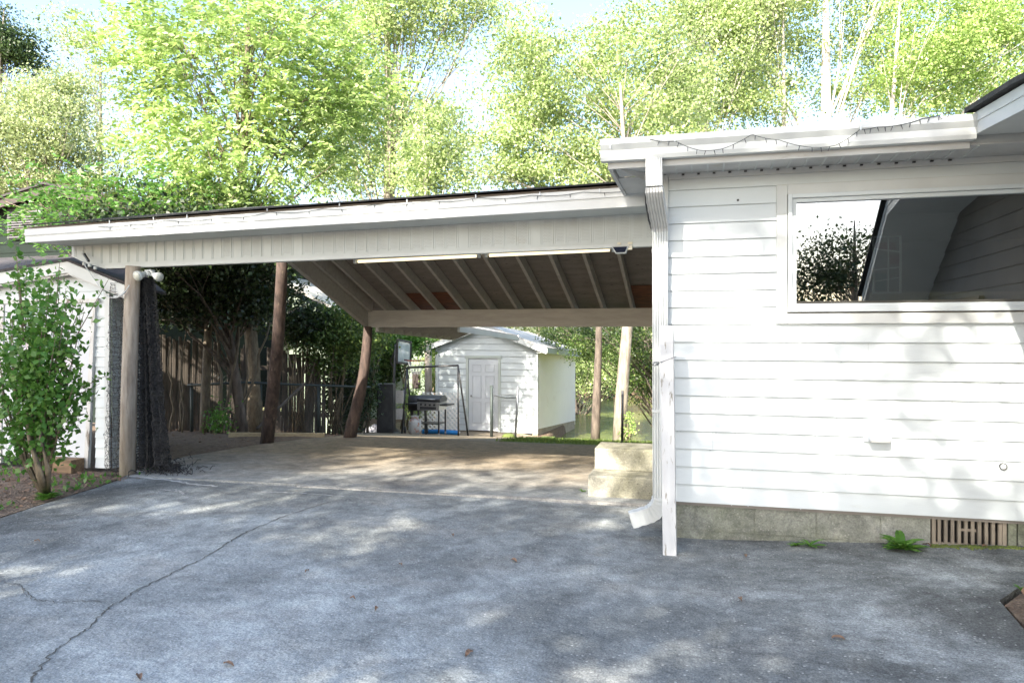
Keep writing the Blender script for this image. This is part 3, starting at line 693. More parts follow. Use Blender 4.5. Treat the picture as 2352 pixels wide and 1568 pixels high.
# bracket + insulators on the left end of the panel
t = thing('cable_bracket', 'black metal bar with white porcelain knobs at the left end of the carport panel', 'bracket')
MB().beam(ony(193, 583, 6.3), ony(204, 600, 6.22), .02, .02).build('bar', M['black'], t)
for u, v in ((190, 581), (193, 606), (206, 610), (219, 616)):
    p = ony(u, v, 6.29); MB().lathe(p, [(.012, -.015), (.02, -.005), (.014, .003), (.02, .012), (.008, .018)], 10).build('knob', M['trim'], t, True)
settle(t, ony(193, 590, 6.3))
t = MB().tube([ony(193, 606, 6.28), ony(215, 640, 6.25), ony(232, 665, 6.23), ony(250, 683, 6.2), ony(268, 684, 6.2), ony(287, 672, 6.2), ony(297, 655, 6.2)], .006, 6).tube([ony(262, 680, 6.2), ony(272, 682, 6.19), ony(288, 670, 6.18)], .009, 6).build('cable', M['trim'], None, True)
tag(t, 'pale cable looping between the left shed and the round carport post', 'cable')
t = MB().tube([ony(1483, 440, 5.9), ony(1484, 470, 5.9), ony(1490, 505, 5.85), ony(1498, 530, 5.75)], .008, 6).build('cable', M['hose'], None, True)
tag(t, 'black cable running down beside the downspout at the carport end', 'cable')

# ------------------------------------------------------------------ white loose post tied to the downspout
a = onz(1539, 1271, 0); tp = at(1531, 749, 4.9)
t = thing('wooden_post', 'square post with flaking white paint standing against the downspout', 'post')
dv_ = (Vector((tp.x, tp.y, tp.z))-a)
MB().beam(Vector((a.x, a.y, -.03)), tp, .088, .088, (0, 1, 0)).build('shaft', M['chip'], t, bevel=.004)
settle(t, a)
wz_ = .85
pt1 = at(1507, 835, 4.99); t2 = MB().tube([pt1, at(1520, 831, 4.83), at(1535, 825, 4.81), at(1552, 819, 4.86)], .003, 6)
for k in range(4):
    c = pt1; t2.tube([c+Vector((.022*math.cos(j*1.05+k), -.01+.01*math.sin(k*2+j), .014*math.sin(j*1.05+k*1.3))) for j in range(7)], .0025, 5)
t2 = t2.build('wire_tie', M['steel'], None, True); tag(t2, 'twisted wire tying the flaking white post to the downspout', 'wire')

# ------------------------------------------------------------------ steps
t = thing('concrete_steps', 'two mossy concrete steps against the house wall under the carport', 'steps')
MB().box(-1.02, 6.53, -.05, -.315, 7.22, .185).build('lower_step', M['step'], t, bevel=.014)
MB().box(-1.0, 6.80, .186, -.315, 7.22, .388).build('upper_step', M['step'], t, bevel=.014)
settle(t, (-.6, 6.6, 0))

# ------------------------------------------------------------------ string lights
def strings(uvs, Y, nm, lab, clips, bn=3):
    t = thing(nm, lab, 'string lights'); P = [ony(u, v, Y) for u, v in uvs]; w_ = MB(); Q = []
    for a, b in zip(P[:-1], P[1:]):
        for i in range(8):
            q = a.lerp(b, i/8); q.z -= .012*math.sin(math.pi*i/8)*(b-a).length*3; Q.append(q)
    Q.append(P[-1]); w_.tube(Q, .0022, 5); w_.build('wire', M['green_steel'], t, True)
    for i in range(3, len(Q), bn):
        MB().tube([Q[i], Q[i]+Vector((random.uniform(-.012, .012), 0, -.028))], [.003, .002], 5).build('bulb', M['darkgrey'], t)
    for u, v in clips:
        p = ony(u, v, Y); MB().box(p.x-.004, p.y-.005, p.z-.018, p.x+.004, p.y+.001, p.z+.012).build('clip', M['siding'], t)
    return t
strings([(1492, 320), (1552, 325), (1608, 346), (1660, 342), (1727, 309), (1790, 322), (1865, 339), (1920, 334), (1975, 298), (2015, 292), (2062, 288), (2120, 272), (2180, 258)], 4.826, 'string_lights',
        'dark string lights looping along the gutter above the picture window', [(1550, 319), (1727, 303), (1977, 292), (2163, 265), (1402, 335)])
strings([(225, 520), (300, 516), (380, 506), (500, 500), (620, 487), (740, 480), (860, 470), (980, 462), (1100, 454), (1220, 449), (1340, 441), (1470, 434)], 5.915, 'string_lights',
        'thin string lights draped along the sloping top of the carport fascia', [(252, 508), (353, 500), (430, 496), (614, 480), (780, 468), (935, 461), (1093, 450), (1240, 444), (1377, 437)], 5)

# ------------------------------------------------------------------ LEFT SHED
ls = thing('garden_shed', 'white clapboard shed with a plain door at the left edge, behind the leafy shrub', 'shed')
SY = 6.44
def sx(u, v=900): return ony(u, v, SY).x
x1 = -6.13; x0 = -10.5; pk = (ony(179, 612, SY).x, 2.16)
def gabl(z):
    if z < 1.86: return [(0, x1-x0)]
    t_ = (z-1.86)/(pk[1]-1.86); return [(t_*(pk[0]-x0), (x1-x0)-t_*(x1-pk[0]))]
DX0, DX1 = -7.55, ony(208, 900, SY).x
def exts(z):
    e = gabl(z)
    if z < 1.80: return [(0, DX0-.07-x0), (DX1+.07-x0, x1-x0)]
    return e*2 if False else [(e[0][0], min(DX0-.07-x0, e[0][1])), (max(min(DX0-.07-x0, e[0][1]), e[0][0]), e[0][1])]
mb = MB(); lap(mb, (x0, SY), (1, 0), (0, -1), .02, 1.80, .108, exts); lap(mb, (x0, SY), (1, 0), (0, -1), 1.80, pk[1], .108, exts)
lap(mb, (x1+.01, SY+.01), (0, 1), (1, 0), .02, 1.86, .108, lambda z: [(0, .42)])
mb.prism([(x1, SY+.43, .02), (x1-1.9, SY+2.4, .02), (x1-1.9, SY+2.4, 1.86), (x1, SY+.43, 1.86)], (-.03, -.03, 0))
mb.build('wall', M['siding'], ls)
MB().box(x1-.05, SY-.025, .03, x1+.012, SY-.002, 1.88).build('corner_trim', M['trim'], ls)
dr = MB(); sh = .09
dr.prism([(DX0, SY-.03, .10), (DX1-.055, SY-.03, .10), (DX1+.045, SY-.03, 1.78), (DX0+.04, SY-.03, 1.78)], (0, .025, 0)); dro = dr.build('door', M['doorwhite'], ls)
MB().prism([(DX1-.16, SY-.036, .6), (DX1-.152, SY-.036, .6), (DX1-.112, SY-.036, 1.7), (DX1-.12, SY-.036, 1.7)], (0, .006, 0)).build('door_seam', M['doorwhite'], dro)
fm = MB().prism([(DX1-.05, SY-.04, .02), (DX1+.0, SY-.04, .02), (DX1+.10, SY-.04, 1.78), (DX1+.052, SY-.04, 1.78)], (0, .038, 0)).prism([(DX0-.06, SY-.04, .02), (DX0-.01, SY-.04, .02), (DX0+.03, SY-.04, 1.78), (DX0-.02, SY-.04, 1.78)], (0, .038, 0)).box(DX0-.1, SY-.045, 1.785, DX1+.14, SY-.003, 1.83)
fm.build('door_frame', pm('weathered_door_frame', (.62, .62, .6), (.5, .5, .48), 4, .7, (4, 4, 1), dirt=(.16, .13, .10), dscale=3, dlo=.52, dhi=.62), ls)
# pediment boards
def pedi(zoff, th, y, mat, nm, ex=.16):
    mb = MB(); zl = 1.9
    pr = Vector((pk[0], y, pk[1]+.06+zoff)); rr = ony(289, 656, y); rr.z += zoff; ll = Vector((x0-.2, y, 1.76+zoff))
    mb.prism([ll, pr, pr-Vector((0, 0, th)), ll-Vector((0, 0, th))], (0, .03, 0)).prism([pr, rr, rr-Vector((0, 0, th)), pr-Vector((0, 0, th))], (0, .031, 0))
    return mb.build(nm, mat, ls)
pedi(0, .12, SY-.14, M['trim'], 'rake_board')
pedi(-.121, .02, SY-.12, M['trimdirty'], 'rake_moulding')
rb = MB()
pr = Vector((pk[0], SY-.16, pk[1]+.065)); rr = ony(292, 655, SY-.16); ll = Vector((x0-.25, SY-.16, 1.765))
bk = Vector((pk[0]-.3, 8.9, 2.86))
rb.prism([ll, pr, Vector((-8.3, 8.9, 2.62)), Vector((x0-.25, 8.9, 2.60))], (0, 0, .025))
rb.prism([pr, rr, Vector((rr.x, 6.85, 1.88)), Vector((-8.3, 8.9, 2.62))], (0, 0, .024)).build('roof', M['shingle_brown'], ls)
MB().box(DX1-.50, SY-.22, -.02, DX1-.03, SY-.05, .13).build('door_step', M['plank'], ls, bevel=.006)
settle(ls, (-7.2, SY, 0))
# netting
def net(P00, P10, P01, P11, nu, nv, amp, waves, wire, seed, jit=.25):
    rr = random.Random(seed); mb = MB(); G = []
    for j in range(nv+1):
        row = []
        for i in range(nu+1):
            a = i/nu; b = j/nv
            p = P00.lerp(P10, a).lerp(P01.lerp(P11, a), b)
            ph = a*waves*6.28+seed
            p = p+Vector((.5*amp*math.sin(ph*1.3+b*3), amp*math.sin(ph+b*2.2), 0))+Vector((rr.uniform(-1, 1), rr.uniform(-1, 1), rr.uniform(-1, 1)))*wire*jit*6
            row.append(p)
        G.append(row)
    def st(a, b):
        dd = (b-a); 
        if dd.length < 1e-5: return
        s_ = dd.cross(Vector((.15, -1, .2))).normalized()*wire/2
        mb.quad(a-s_, a+s_, b+s_, b-s_)
    for j in range(nv+1):
        for i in range(nu+1):
            if i < nu: st(G[j][i], G[j][i+1])
            if j < nv: st(G[j][i], G[j+1][i])
    return mb
t = thing('netting', 'open black mesh netting hanging between the left shed and the round post', 'netting')
net(ony(254, 650, 6.30), ony(287, 650, 6.36), ony(246, 1085, 6.2), ony(285, 1085, 6.3), 9, 62, .05, 1.6, .0035, 1, .9).build('mesh', M['net'], t)
net(ony(262, 650, 6.34), ony(285, 650, 6.36), ony(240, 1088, 6.2), ony(282, 1088, 6.3), 3, 40, .04, 2.2, .004, 5, 1.2).build('mesh', M['net'], t)
settle(t, ony(265, 1085, 6.25))
t = thing('netting', 'dense black netting bunched and hanging to the ground right of the round post', 'netting')
m_ = MB()
for sdd in range(6):
    y_ = 6.42+.04*sdd
    m2 = net(ony(320+sdd*2, 640, y_), ony(345-sdd, 640, y_), ony(318, 1068, y_), ony(384, 1068, y_+.02), 30, 120, .045, 3.0+sdd*.7, .0058, sdd+2, .3)
    m_.add(m2.v, m2.f)
m_.build('mesh', M['net'], t)
hp = MB(); c = ony(372, 1060, 6.5)
for k in range(260):
    p = Vector((c.x+random.gauss(0, .17), c.y+random.gauss(0, .1), abs(random.gauss(0, .045)))); q = p+Vector((random.uniform(-.09, .09), random.uniform(-.06, .06), random.uniform(-.03, .05))); q.z = max(q.z, .006)
    hp.tube([p, (p+q)/2+Vector((0, 0, .02)), q], .004, 4, cap=False)
tag(hp.build('folded_end', M['net'], t), kind='stuff')
settle(t, (c.x, c.y, 0))

# ------------------------------------------------------------------ NEIGHBOUR buildings
def bx_house(u0, u1, d, ztop, zbase): pass
t = thing('neighbour_house', 'dark green house gable with a louvred vent above the left shed', 'house')
Y = 13.0
pkp = ony(103, 424, Y); le = ony(-140, 500, Y); re = Vector((2*pkp.x-le.x, Y, le.z))
wl = MB()
def gab(z):
    if z < le.z-.1: return [(0, re.x-le.x-.6)]
    q = min((z-le.z+.1)/(pkp.z-le.z), 1); h = (re.x-le.x-.6); return [(q*h/2, h-q*h/2)]
lap(wl, (le.x+.3, Y+.25), (1, 0), (0, -1), -.5, pkp.z-.1, .2, gab)
wl.box(re.x-.35, Y+.26, -.5, re.x-.3, Y+9, le.z).build('wall', M['greenhouse'], t)
hv = t
vt = MB(); a = ony(20, 548, Y+.2); b_ = ony(96, 470, Y+.2)
vo_ = MB().box(a.x-.03, Y+.19, a.z-.03, b_.x+.03, Y+.235, b_.z+.03).build('gable_vent', M['black'], t)
nn = 13
for k in range(nn):
    z = a.z+(b_.z-a.z)*(k+.5)/nn; x2 = b_.x-max(0, (z-a.z)/(b_.z-a.z)-.75)*1.2
    vt.prism([(a.x, Y+.15, z-.022), (a.x, Y+.185, z+.018), (x2, Y+.185, z+.018), (x2, Y+.15, z-.022)], (0, .006, .012))
vt.build('louvre', M['slat'], vo_)
MB().prism([le, pkp, pkp-Vector((0, 0, .2)), le-Vector((0, 0, .2))], (0, .04, 0)).prism([pkp, re, re-Vector((0, 0, .2)), pkp-Vector((0, 0, .2))], (0, .041, 0)).build('rake_board', M['brown'], t)
MB().prism([le+Vector((0, -.05, .0)), pkp+Vector((0, -.05, 0)), pkp+Vector((0, 9, 0)), le+Vector((0, 9, 0))], (0, 0, .05)).prism([pkp+Vector((0, -.05, 0)), re+Vector((0, -.05, 0)), re+Vector((0, 9, 0)), pkp+Vector((0, 9, 0))], (0, 0, .049)).build('roof', M['shingle_brown'], t)
settle(t, (pkp.x, Y, -.5))
t = thing('neighbour_outbuilding', 'low building with a pale grey roof seen through bushes left of the carport beam', 'building')
a = at(640, 668, 20); b_ = at(770, 735, 18.5); c = at(700, 640, 23); 
MB().prism([at(655, 655, 19), at(790, 725, 17.5), at(740, 672, 20.5), at(690, 640, 22)], (0, 0, .08)).build('roof', M['metal_roof'], t)
q1 = at(650, 662, 19.1); q2 = at(775, 728, 17.7)
MB().prism([(q1.x, q1.y, -1), (q2.x, q2.y, -1), (q2.x, q2.y, q2.z-.05), (q1.x, q1.y, q1.z-.05)], (-.3, .6, 0)).build('wall', M['palegreen'], t)
settle(t, (q1.x, q1.y, -1))
t = thing('neighbour_garage', 'pale green clapboard building behind the basketball hoop', 'building')
q1 = at(860, 900, 24); q2 = at(990, 900, 24.5); u_ = (q2-q1); L = math.hypot(u_.x, u_.y); un = (u_.x/L, u_.y/L)
mb = MB(); lap(mb, (q1.x-un[0]*2, q1.y-un[1]*2), un, (un[1], -un[0]), -1.4, 1.75, .2, lambda z: [(0, L+2)]); 
lap(mb, (q2.x, q2.y), (-un[1], un[0]), un, -1.4, 1.75, .2, lambda z: [(0, 5)])
mb.build('wall', M['palegreen'], t)
e1 = q1-Vector((un[0]*2.3, un[1]*2.3, 0)); e2 = q2+Vector((un[0]*.3, un[1]*.3, 0))
MB().prism([(e1.x, e1.y-.3, 1.7), (e2.x, e2.y-.3, 1.7), (e2.x-1, e2.y+3, 3), (e1.x-1, e1.y+3, 3)], (0, 0, .06)).build('roof', M['shingle'], t)
p = at(963, 868, 23.7); MB().beam((p.x-.1, p.y, p.z-.35), (p.x-.1, p.y, p.z+.2), .25, .1).build('downpipe', M['brown'], t)
settle(t, (q1.x, q1.y, -1.4))

# ------------------------------------------------------------------ FAR SHED
fs_ = thing('storage_shed', 'white clapboard storage shed with a panelled door beyond the carport, by the lake', 'shed')
A = at(1001, 984, 20.9); B = at(1236, 998, 19.9); Cc = at(1321, 997, 23.8)
A = Vector((A.x, A.y, 0)); B = Vector((B.x, B.y, 0)); Cc = Vector((Cc.x, Cc.y, 0))
ZB, ZT = -1.26, 1.08
uf = (B-A); WF = uf.length; uf /= WF; nf = Vector((uf.y, -uf.x, 0)); us = (Cc-B); WS = us.length; us /= WS; ns = Vector((us.y, -us.x, 0))
PKZ = 1.62
def shear(o, k=.055):
    for v in o.data.vertices:
        dpt = (Vector((v.co.x, v.co.y, 0))-B).dot(us); v.co.z -= k*max(dpt, -.5)
    return o
def dgab(z):
    if z < ZT: return [(0, WF)]
    q = (z-ZT)/(PKZ-ZT); return [(q*WF/2, WF-q*WF/2)]
D0, D1 = 1.02, 1.90
def dex(z):
    if z < .83: return [(0, D0-.07), (D1+.07, WF)]
    e = dgab(z)[0]; m = max(min(1.45, e[1]), e[0]); return [(e[0], m), (m, e[1])]
mb = MB(); sm_ = MB(); lap(mb, (A.x, A.y), uf, nf, ZB, .83, .174, dex, .016, None); lap(mb, (A.x, A.y), uf, nf, .83, PKZ, .174, dex, .016, None)
o = mb.build('front_wall', M['siding'], fs_); shear(o)
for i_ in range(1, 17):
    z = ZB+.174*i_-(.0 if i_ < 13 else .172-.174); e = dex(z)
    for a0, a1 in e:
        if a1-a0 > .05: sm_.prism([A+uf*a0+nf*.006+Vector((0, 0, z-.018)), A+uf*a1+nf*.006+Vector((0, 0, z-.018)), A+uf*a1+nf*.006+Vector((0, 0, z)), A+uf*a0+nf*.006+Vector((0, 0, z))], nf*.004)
shear(sm_.build('siding_seam_shade', M['seam_shade'], fs_))  # strips paint the shade under the laps
mb = MB(); lap(mb, (B.x, B.y), us, ns, ZB+.13, ZT, .11, lambda z: [(0, WS)], .01)
bk = A+us*WS
mb.prism([(A.x, A.y, ZB), (bk.x, bk.y, ZB), (bk.x, bk.y, ZT), (A.x, A.y, ZT)], -nf*.03*0+uf*.03).prism([(bk.x, bk.y, ZB), (Cc.x, Cc.y, ZB), (Cc.x, Cc.y, ZT), (bk.x, bk.y, ZT)], -us*.03)
o = mb.build('side_wall', pm('sunlit_tint_siding', (.86, .79, .74), (.82, .75, .70), 2, .5, dirt=(.5, .36, .25), dscale=1.2, dlo=.6, dhi=.9), fs_); shear(o)  # warm sunlight on this side is painted into the pale siding colour
P3 = lambda s_, z, off=0: A+uf*s_+nf*off+Vector((0, 0, z))
shear(MB().prism([P3(0, ZB, .022), P3(.09, ZB, .022), P3(.09, ZT, .022), P3(0, ZT, .022)], nf*.01).build('corner_trim', M['siding'], fs_))
mb = MB().prism([P3(WF-.1, ZB, .022), P3(WF, ZB, .022), P3(WF, ZT, .022), P3(WF-.1, ZT, .022)], nf*.01)
shear(mb.build('corner_trim', M['siding'], fs_))
fb = B+us*.0
q = lambda s_, z, off: B+us*s_+ns*off+Vector((0, 0, z))
shear(MB().prism([q(0, ZB-.15, -.01), q(WS, ZB-.45, -.01), q(WS, ZB+.13, -.01), q(0, ZB+.13, -.01)], -ns*.15).build('foundation', pm('tan_block', (.40, .33, .24), (.30, .24, .17), 5, .9), fs_))
# door
dr = MB().prism([P3(D0, ZB+.02, -.02), P3(D1, ZB+.02, -.02), P3(D1, .76, -.02), P3(D0, .76, -.02)], nf*.03); dro = shear(dr.build('door', M['doorwhite'], fs_))
pn = MB()
for sx_ in (D0+.11, D0+.50):
    for za, zb in ((ZB+.22, ZB+.82), (ZB+.92, ZB+1.55), (ZB+1.65, ZB+1.86)):
        for (s0, s1, z0, z1) in ((sx_, sx_+.27, za, za+.02), (sx_, sx_+.27, zb-.02, zb), (sx_, sx_+.02, za+.021, zb-.021), (sx_+.25, sx_+.27, za+.021, zb-.021)):
            pn.prism([P3(s0, z0, .011), P3(s1, z0, .011), P3(s1, z1, .011), P3(s0, z1, .011)], nf*.012)
shear(pn.build('door_panel', pm('door_panel_edge', (.47, .50, .53), (.44, .46, .49), 3, .5), dro))
fr = MB()
for (s0, s1, z0, z1) in ((D0-.075, D0-.004, ZB, .77), (D1+.004, D1+.075, ZB, .77), (D0-.11, D1+.11, .772, .85)):
    fr.prism([P3(s0, z0, .0), P3(s1, z0, .0), P3(s1, z1, .0), P3(s0, z1, .0)], nf*.04)
shear(fr.build('door_frame', M['doorframe'], fs_))
shear(MB().lathe(P3(D0+.08, ZB+.95, .03), [(.01, 0), (.03, .02), (.03, .04), (.01, .05)], 10).build('door_knob', M['stainless'], fs_))
# roof with overhang
ov = .16; eh = .03
def rp(s_, z, t_): return A+uf*s_+us*t_+Vector((0, 0, z))
k_ = (PKZ-ZT)/(WF/2)
RL = (-ov*1.6, ZT-ov*1.6*k_+.06); RR = (WF+ov*1.9, ZT-ov*1.9*k_+.06); RP = (WF/2, PKZ+.06)
for o in (MB().prism([rp(RL[0], RL[1], -.22), rp(RP[0], RP[1], -.22), rp(RP[0], RP[1], WS+.1), rp(RL[0], RL[1], WS+.1)], (0, 0, .05)).prism([rp(RP[0], RP[1], -.22), rp(RR[0], RR[1], -.22), rp(RR[0], RR[1], WS+.1), rp(RP[0], RP[1], WS+.1)], (0, 0, .051)).build('roof', M['metal_roof'], fs_),
          MB().prism([rp(RL[0], RL[1], -.25), rp(RP[0], RP[1], -.25), rp(RP[0], RP[1]-.11, -.25), rp(RL[0], RL[1]-.11, -.25)], us*.028).prism([rp(RP[0], RP[1], -.25), rp(RR[0], RR[1], -.25), rp(RR[0], RR[1]-.13, -.25), rp(RP[0], RP[1]-.11, -.25)], us*.029).build('rake_board', M['trim'], fs_),
          MB().prism([rp(RR[0], RR[1]+.03, -.22), rp(RR[0], RR[1]+.03, WS+.1), rp(RR[0], RR[1]-.10, WS+.1), rp(RR[0], RR[1]-.10, -.22)], uf*.02).prism([rp(RR[0], RR[1]-.10, -.22), rp(RR[0], RR[1]-.10, WS+.1), rp(WF+.02, RR[1]-.10, WS+.1), rp(WF+.02, RR[1]-.10, -.22)], (0, 0, .01)).build('eave_board', M['trim'], fs_)): shear(o)
settle(fs_, (A.x, A.y, ZB))

# ------------------------------------------------------------------ FENCE
fe = thing('picket_fence', 'weathered brown wooden picket fence along the left side beyond the carport', 'fence')
fa = at(345, 1005, 13.2); fb = at(752, 1003, 15.6); n = 62; k = 0
fd = (fb-fa); fd.z = 0
mbk = [MB(), MB()]
pk_ = MB()
for i in range(n):
    t_ = i/n; p = fa+fd*t_
    if 22 < i < 25 or i in (37, 38): continue
    zb = gz(p.x, p.y)-.05; h = 1.72+random.uniform(-.05, .05)-.06*t_; w_ = fd.length/n*random.uniform(.72, .98)
    ln = random.gauss(0, .02)
    pk_.beam((p.x, p.y+random.uniform(-.01, .01), zb), (p.x+ln, p.y, zb+h), .018, w_, (fd.x, fd.y, 0))
pk_.build('pickets', M['fence'], fe)
for h in (.35, 1.25):
    MB().beam((fa.x, fa.y+.05, gz(fa.x, fa.y)+h), (fb.x, fb.y+.05, gz(fb.x, fb.y)+h), .04, .09).build('rail', M['fence'], fe)
settle(fe, (fa.x, fa.y, gz(fa.x, fa.y)))
t = thing('chain_link_fence', 'low chain link fence with a steel top rail in front of the wooden pickets', 'fence')
ca = at(430, 885, 12.9); cb = at(850, 889, 15.4)
MB().tube([ca, at(560, 878, 13.3), at(700, 884, 14.2), cb], .022, 8).build('top_rail', M['green_steel'], t, True)
for tt in (.02, .36, .68):
    p = ca.lerp(cb, tt); MB().tube([(p.x, p.y, gz(p.x, p.y)-.05), (p.x, p.y, p.z+.04)], .028, 8).build('post', M['green_steel'], t, True)
def chainlink(a, b, h, step, wire=.004):
    mb = MB(); L = Vector((b.x-a.x, b.y-a.y, 0)).length; n = int(L/step); m = int(h/step)
    def P(s_, z): q = a.lerp(b, min(max(s_/L, 0), 1)); return Vector((q.x, q.y, q.z+z))
    def st(p, q):
        s_ = (q-p).cross(Vector((0, -1, 0))).normalized()*wire/2; mb.quad(p-s_, p+s_, q+s_, q-s_)
    for i in range(-m, n+1):
        for sg_ in (1, -1):
            s0 = i*step; z0 = 0 if sg_ == 1 else h
            for j in range(m):
                sa, sb = s0+j*step, s0+(j+1)*step
                if sa < 0 or sb > L: continue
                st(P(sa, z0+sg_*j*h/m), P(sb, z0+sg_*(j+1)*h/m))
    return mb
ga = Vector((ca.x, ca.y, gz(ca.x, ca.y))); gb = Vector((cb.x, cb.y, gz(cb.x, cb.y)))
chainlink(ga, gb, 1.0, .085, .004).build('mesh', M['green_steel'], t)
settle(t, ga)
# long board by the fence
a = ong(525, 1008); b_ = ong(745, 1007)
a = at(525, 1000, 11.4); b_ = at(745, 1001, 12.0)
t = MB().beam(a, b_, .04, .10).build('timber_board', M['lumber'], None, bevel=.004); tag(t, 'long pale timber board lying on edge below the picket fence', 'board')
# stick leaning in the fence
a = at(590, 985, 12.6); b_ = at(700, 880, 13.8)
t = MB().beam(a, b_, .05, .03).build('leaning_plank', M['fence']); tag(t, 'dark plank leaning diagonally against the picket fence', 'plank')

# ------------------------------------------------------------------ PATIO OBJECTS
def G(u, v, d):
    p = at(u, v, d); return Vector((p.x, p.y, gz(p.x, p.y)))
def up_(p, h): return Vector((p.x, p.y, p.z+h))
RT = Vector((cT, sT, 0)); FW = Vector((-sT, cT, 0))
px = lambda d: d/F_
# basketball hoop
D = 19.0
t = thing('basketball_hoop', 'portable black basketball hoop with a small tilted clear backboard', 'basketball hoop')
base = at(903, 1000, D); gzb = gz(base.x, base.y)
MB().tube([(base.x, base.y, gzb+.05), at(904, 880, D), at(909, 790, D)], .035, 8).build('pole', M['black'], t, True)
bb = MB(); c0 = at(913, 780, D); c1 = at(944, 786, D+.9); c2 = at(942, 836, D+.9); c3 = at(912, 832, D)
bdo = bb.prism([c0, c1, c2, c3], FW*.03).build('backboard', M['board'], t)
fm = MB()
for a, b in ((c0, c1), (c1, c2), (c2, c3), (c3, c0)): fm.beam(a-FW*.01, b-FW*.01, .06, .05)
fm.build('backboard_frame', M['black'], t)
rc = at(956, 828, D+.2); rm = [rc+RT*(.23*math.cos(k*.5236))+FW*(.23*math.sin(k*.5236)) for k in range(13)]
MB().tube(rm, .011, 6, cap=False).build('rim', pm('rusty_red_rim', (.3, .08, .04), (.2, .06, .04), 5, .6), t, True)
MB().beam(at(930, 826, D+.4), rc-RT*.2, .05, .03).build('rim_bracket', M['red'], t)
nn_ = MB()
for k in range(12):
    p = rm[k]; q = rc+(p-rc)*.45+Vector((0, 0, -.36)); nn_.tube([p, (p+q)/2+(p-rc)*.02, q], .004, 4)
    q2 = rc+(rm[(k+1) % 12]-rc)*.45+Vector((0, 0, -.36)); nn_.tube([p, (p+q2)/2, q2], .004, 4)
nn_.build('net', M['lattice'], t)
MB().beam(at(909, 800, D), at(897, 830, D+.2), .03, .03).beam(at(897, 830, D), at(907, 850, D), .03, .03).build('brace', M['black'], t)
bs = MB(); bc = at(872, 1000, D); 
bs.lathe((bc.x, bc.y, gzb-.01), [(.5, 0), (.52, .06), (.42, .14), (.3, .16)], 16)
bs.build('base', M['blackplastic'], t, True)
MB().beam(at(903, 945, D), at(866, 990, D-.3), .025, .025).build('strut', M['steel'], t)
settle(t, (base.x, base.y, gzb))
# cloth on the base
cl = MB(); cc = at(858, 992, D-.5); res = 10; vs = []
for j in range(res+1):
    for i in range(res*2+1):
        a, b = i/(res*2)*2-1, j/res*2-1
        z = gzb+.02+.26*math.exp(-2.6*(a*a*.8+b*b))+.04*math.sin(9*a+4*b)*.6
        vs.append(Vector((cc.x, cc.y, 0))+RT*(a*.36)+FW*(b*.25)+Vector((0, 0, z)))
n = res*2+1
cl.add(vs, [(j*n+i, j*n+i+1, (j+1)*n+i+1, (j+1)*n+i) for j in range(res) for i in range(n-1)])
t = cl.build('cloth_sack', M['cloth'], None, True); tag(t, 'crumpled pale grey sack weighing down the basketball hoop base', 'sack')
# black cabinet
t = thing('black_cabinet', 'tall black box cabinet standing behind the basketball hoop pole', 'cabinet')
c = at(884, 990, 17.6); zc = gz(c.x, c.y)
MB().prism([up_(Vector((c.x, c.y, zc)), 0)-RT*.2, Vector((c.x, c.y, zc))+RT*.2, Vector((c.x, c.y, zc))+RT*.2+FW*.4, Vector((c.x, c.y, zc))-RT*.2+FW*.4], (0, 0, 1.18)).build('body', M['black'], t, bevel=.02)
MB().beam(Vector((c.x, c.y, zc+.1))+RT*0-FW*.012, Vector((c.x, c.y, zc+1.1))-FW*.012, .34, .012, tuple(FW)).build('door', M['blackplastic'], t)
settle(t, (c.x, c.y, zc))
# hand truck (grey)
t = thing('hand_truck', 'grey metal hand truck standing between black cabinet and grill', 'hand truck')
c = at(915, 992, 18.6); zc = gz(c.x, c.y); c = Vector((c.x, c.y, zc))
for s_ in (-.13, .13): MB().tube([c+RT*s_+Vector((0, 0, .08)), c+RT*s_+FW*.12+Vector((0, 0, 1.1))], .02, 8).build('rail', M['steel'], t, True)
MB().beam(c+FW*.02+Vector((0, 0, .35)), c+FW*.06+Vector((0, 0, .62)), .24, .01, tuple(FW)).build('back_plate', M['stainless'], t)
MB().beam(c+FW*.08+Vector((0, 0, .75)), c+FW*.11+Vector((0, 0, 1.08)), .24, .01, tuple(FW)).build('back_plate', M['stainless'], t)
MB().beam(c-FW*.0+Vector((0, 0, .03)), c-FW*.25+Vector((0, 0, .02)), .3, .012).build('toe_plate', M['darkgrey'], t)
for s_ in (-.17, .17): MB().tube([c+RT*(s_-.02)+Vector((0, 0, .09)), c+RT*(s_+.02)+Vector((0, 0, .09))], .09, 14).build('wheel', M['black'], t, True)
settle(t, c)
# grill
t = thing('gas_grill', 'dark gas grill with four knobs and side shelves on a wheeled stand', 'grill')
c = at(992, 995, 18.2); zc = gz(c.x, c.y); c = Vector((c.x, c.y, zc)); K = 18.2/F_
yaw = R_(-20); gx = (RT*math.cos(yaw)+FW*math.sin(yaw)*-1); gx = (RT*.94-FW*.34).normalized(); gy = Vector((-gx.y, gx.x, 0))
def GP(a, b, h): return c+gx*a+gy*b+Vector((0, 0, h))
def gbox(a0, b0, h0, a1, b1, h1): return MB().prism([GP(a0, b0, h0), GP(a1, b0, h0), GP(a1, b1, h0), GP(a0, b1, h0)], (0, 0, h1-h0))
gbox(-.30, -.22, .62, .30, .22, .82).build('firebox', M['stainless'], t, bevel=.01)
for k in range(4):
    p = GP(-.18+.12*k, -.225, .76); kb = MB().tube([p, p-gy*.035], [.026, .02], 12).build('knob', M['black'], t, True)
gbox(-.22, -.224, .64, .22, -.2205, .71).build('drip_panel', M['darkgrey'], t)
MB().prism([GP(-.32, -.2, .825), GP(-.32, -.22, .9), GP(-.32, -.1, .98), GP(-.32, .1, .98), GP(-.32, .22, .9), GP(-.32, .2, .825)], gx*.64).build('lid', M['darkgrey'], t, bevel=.01)
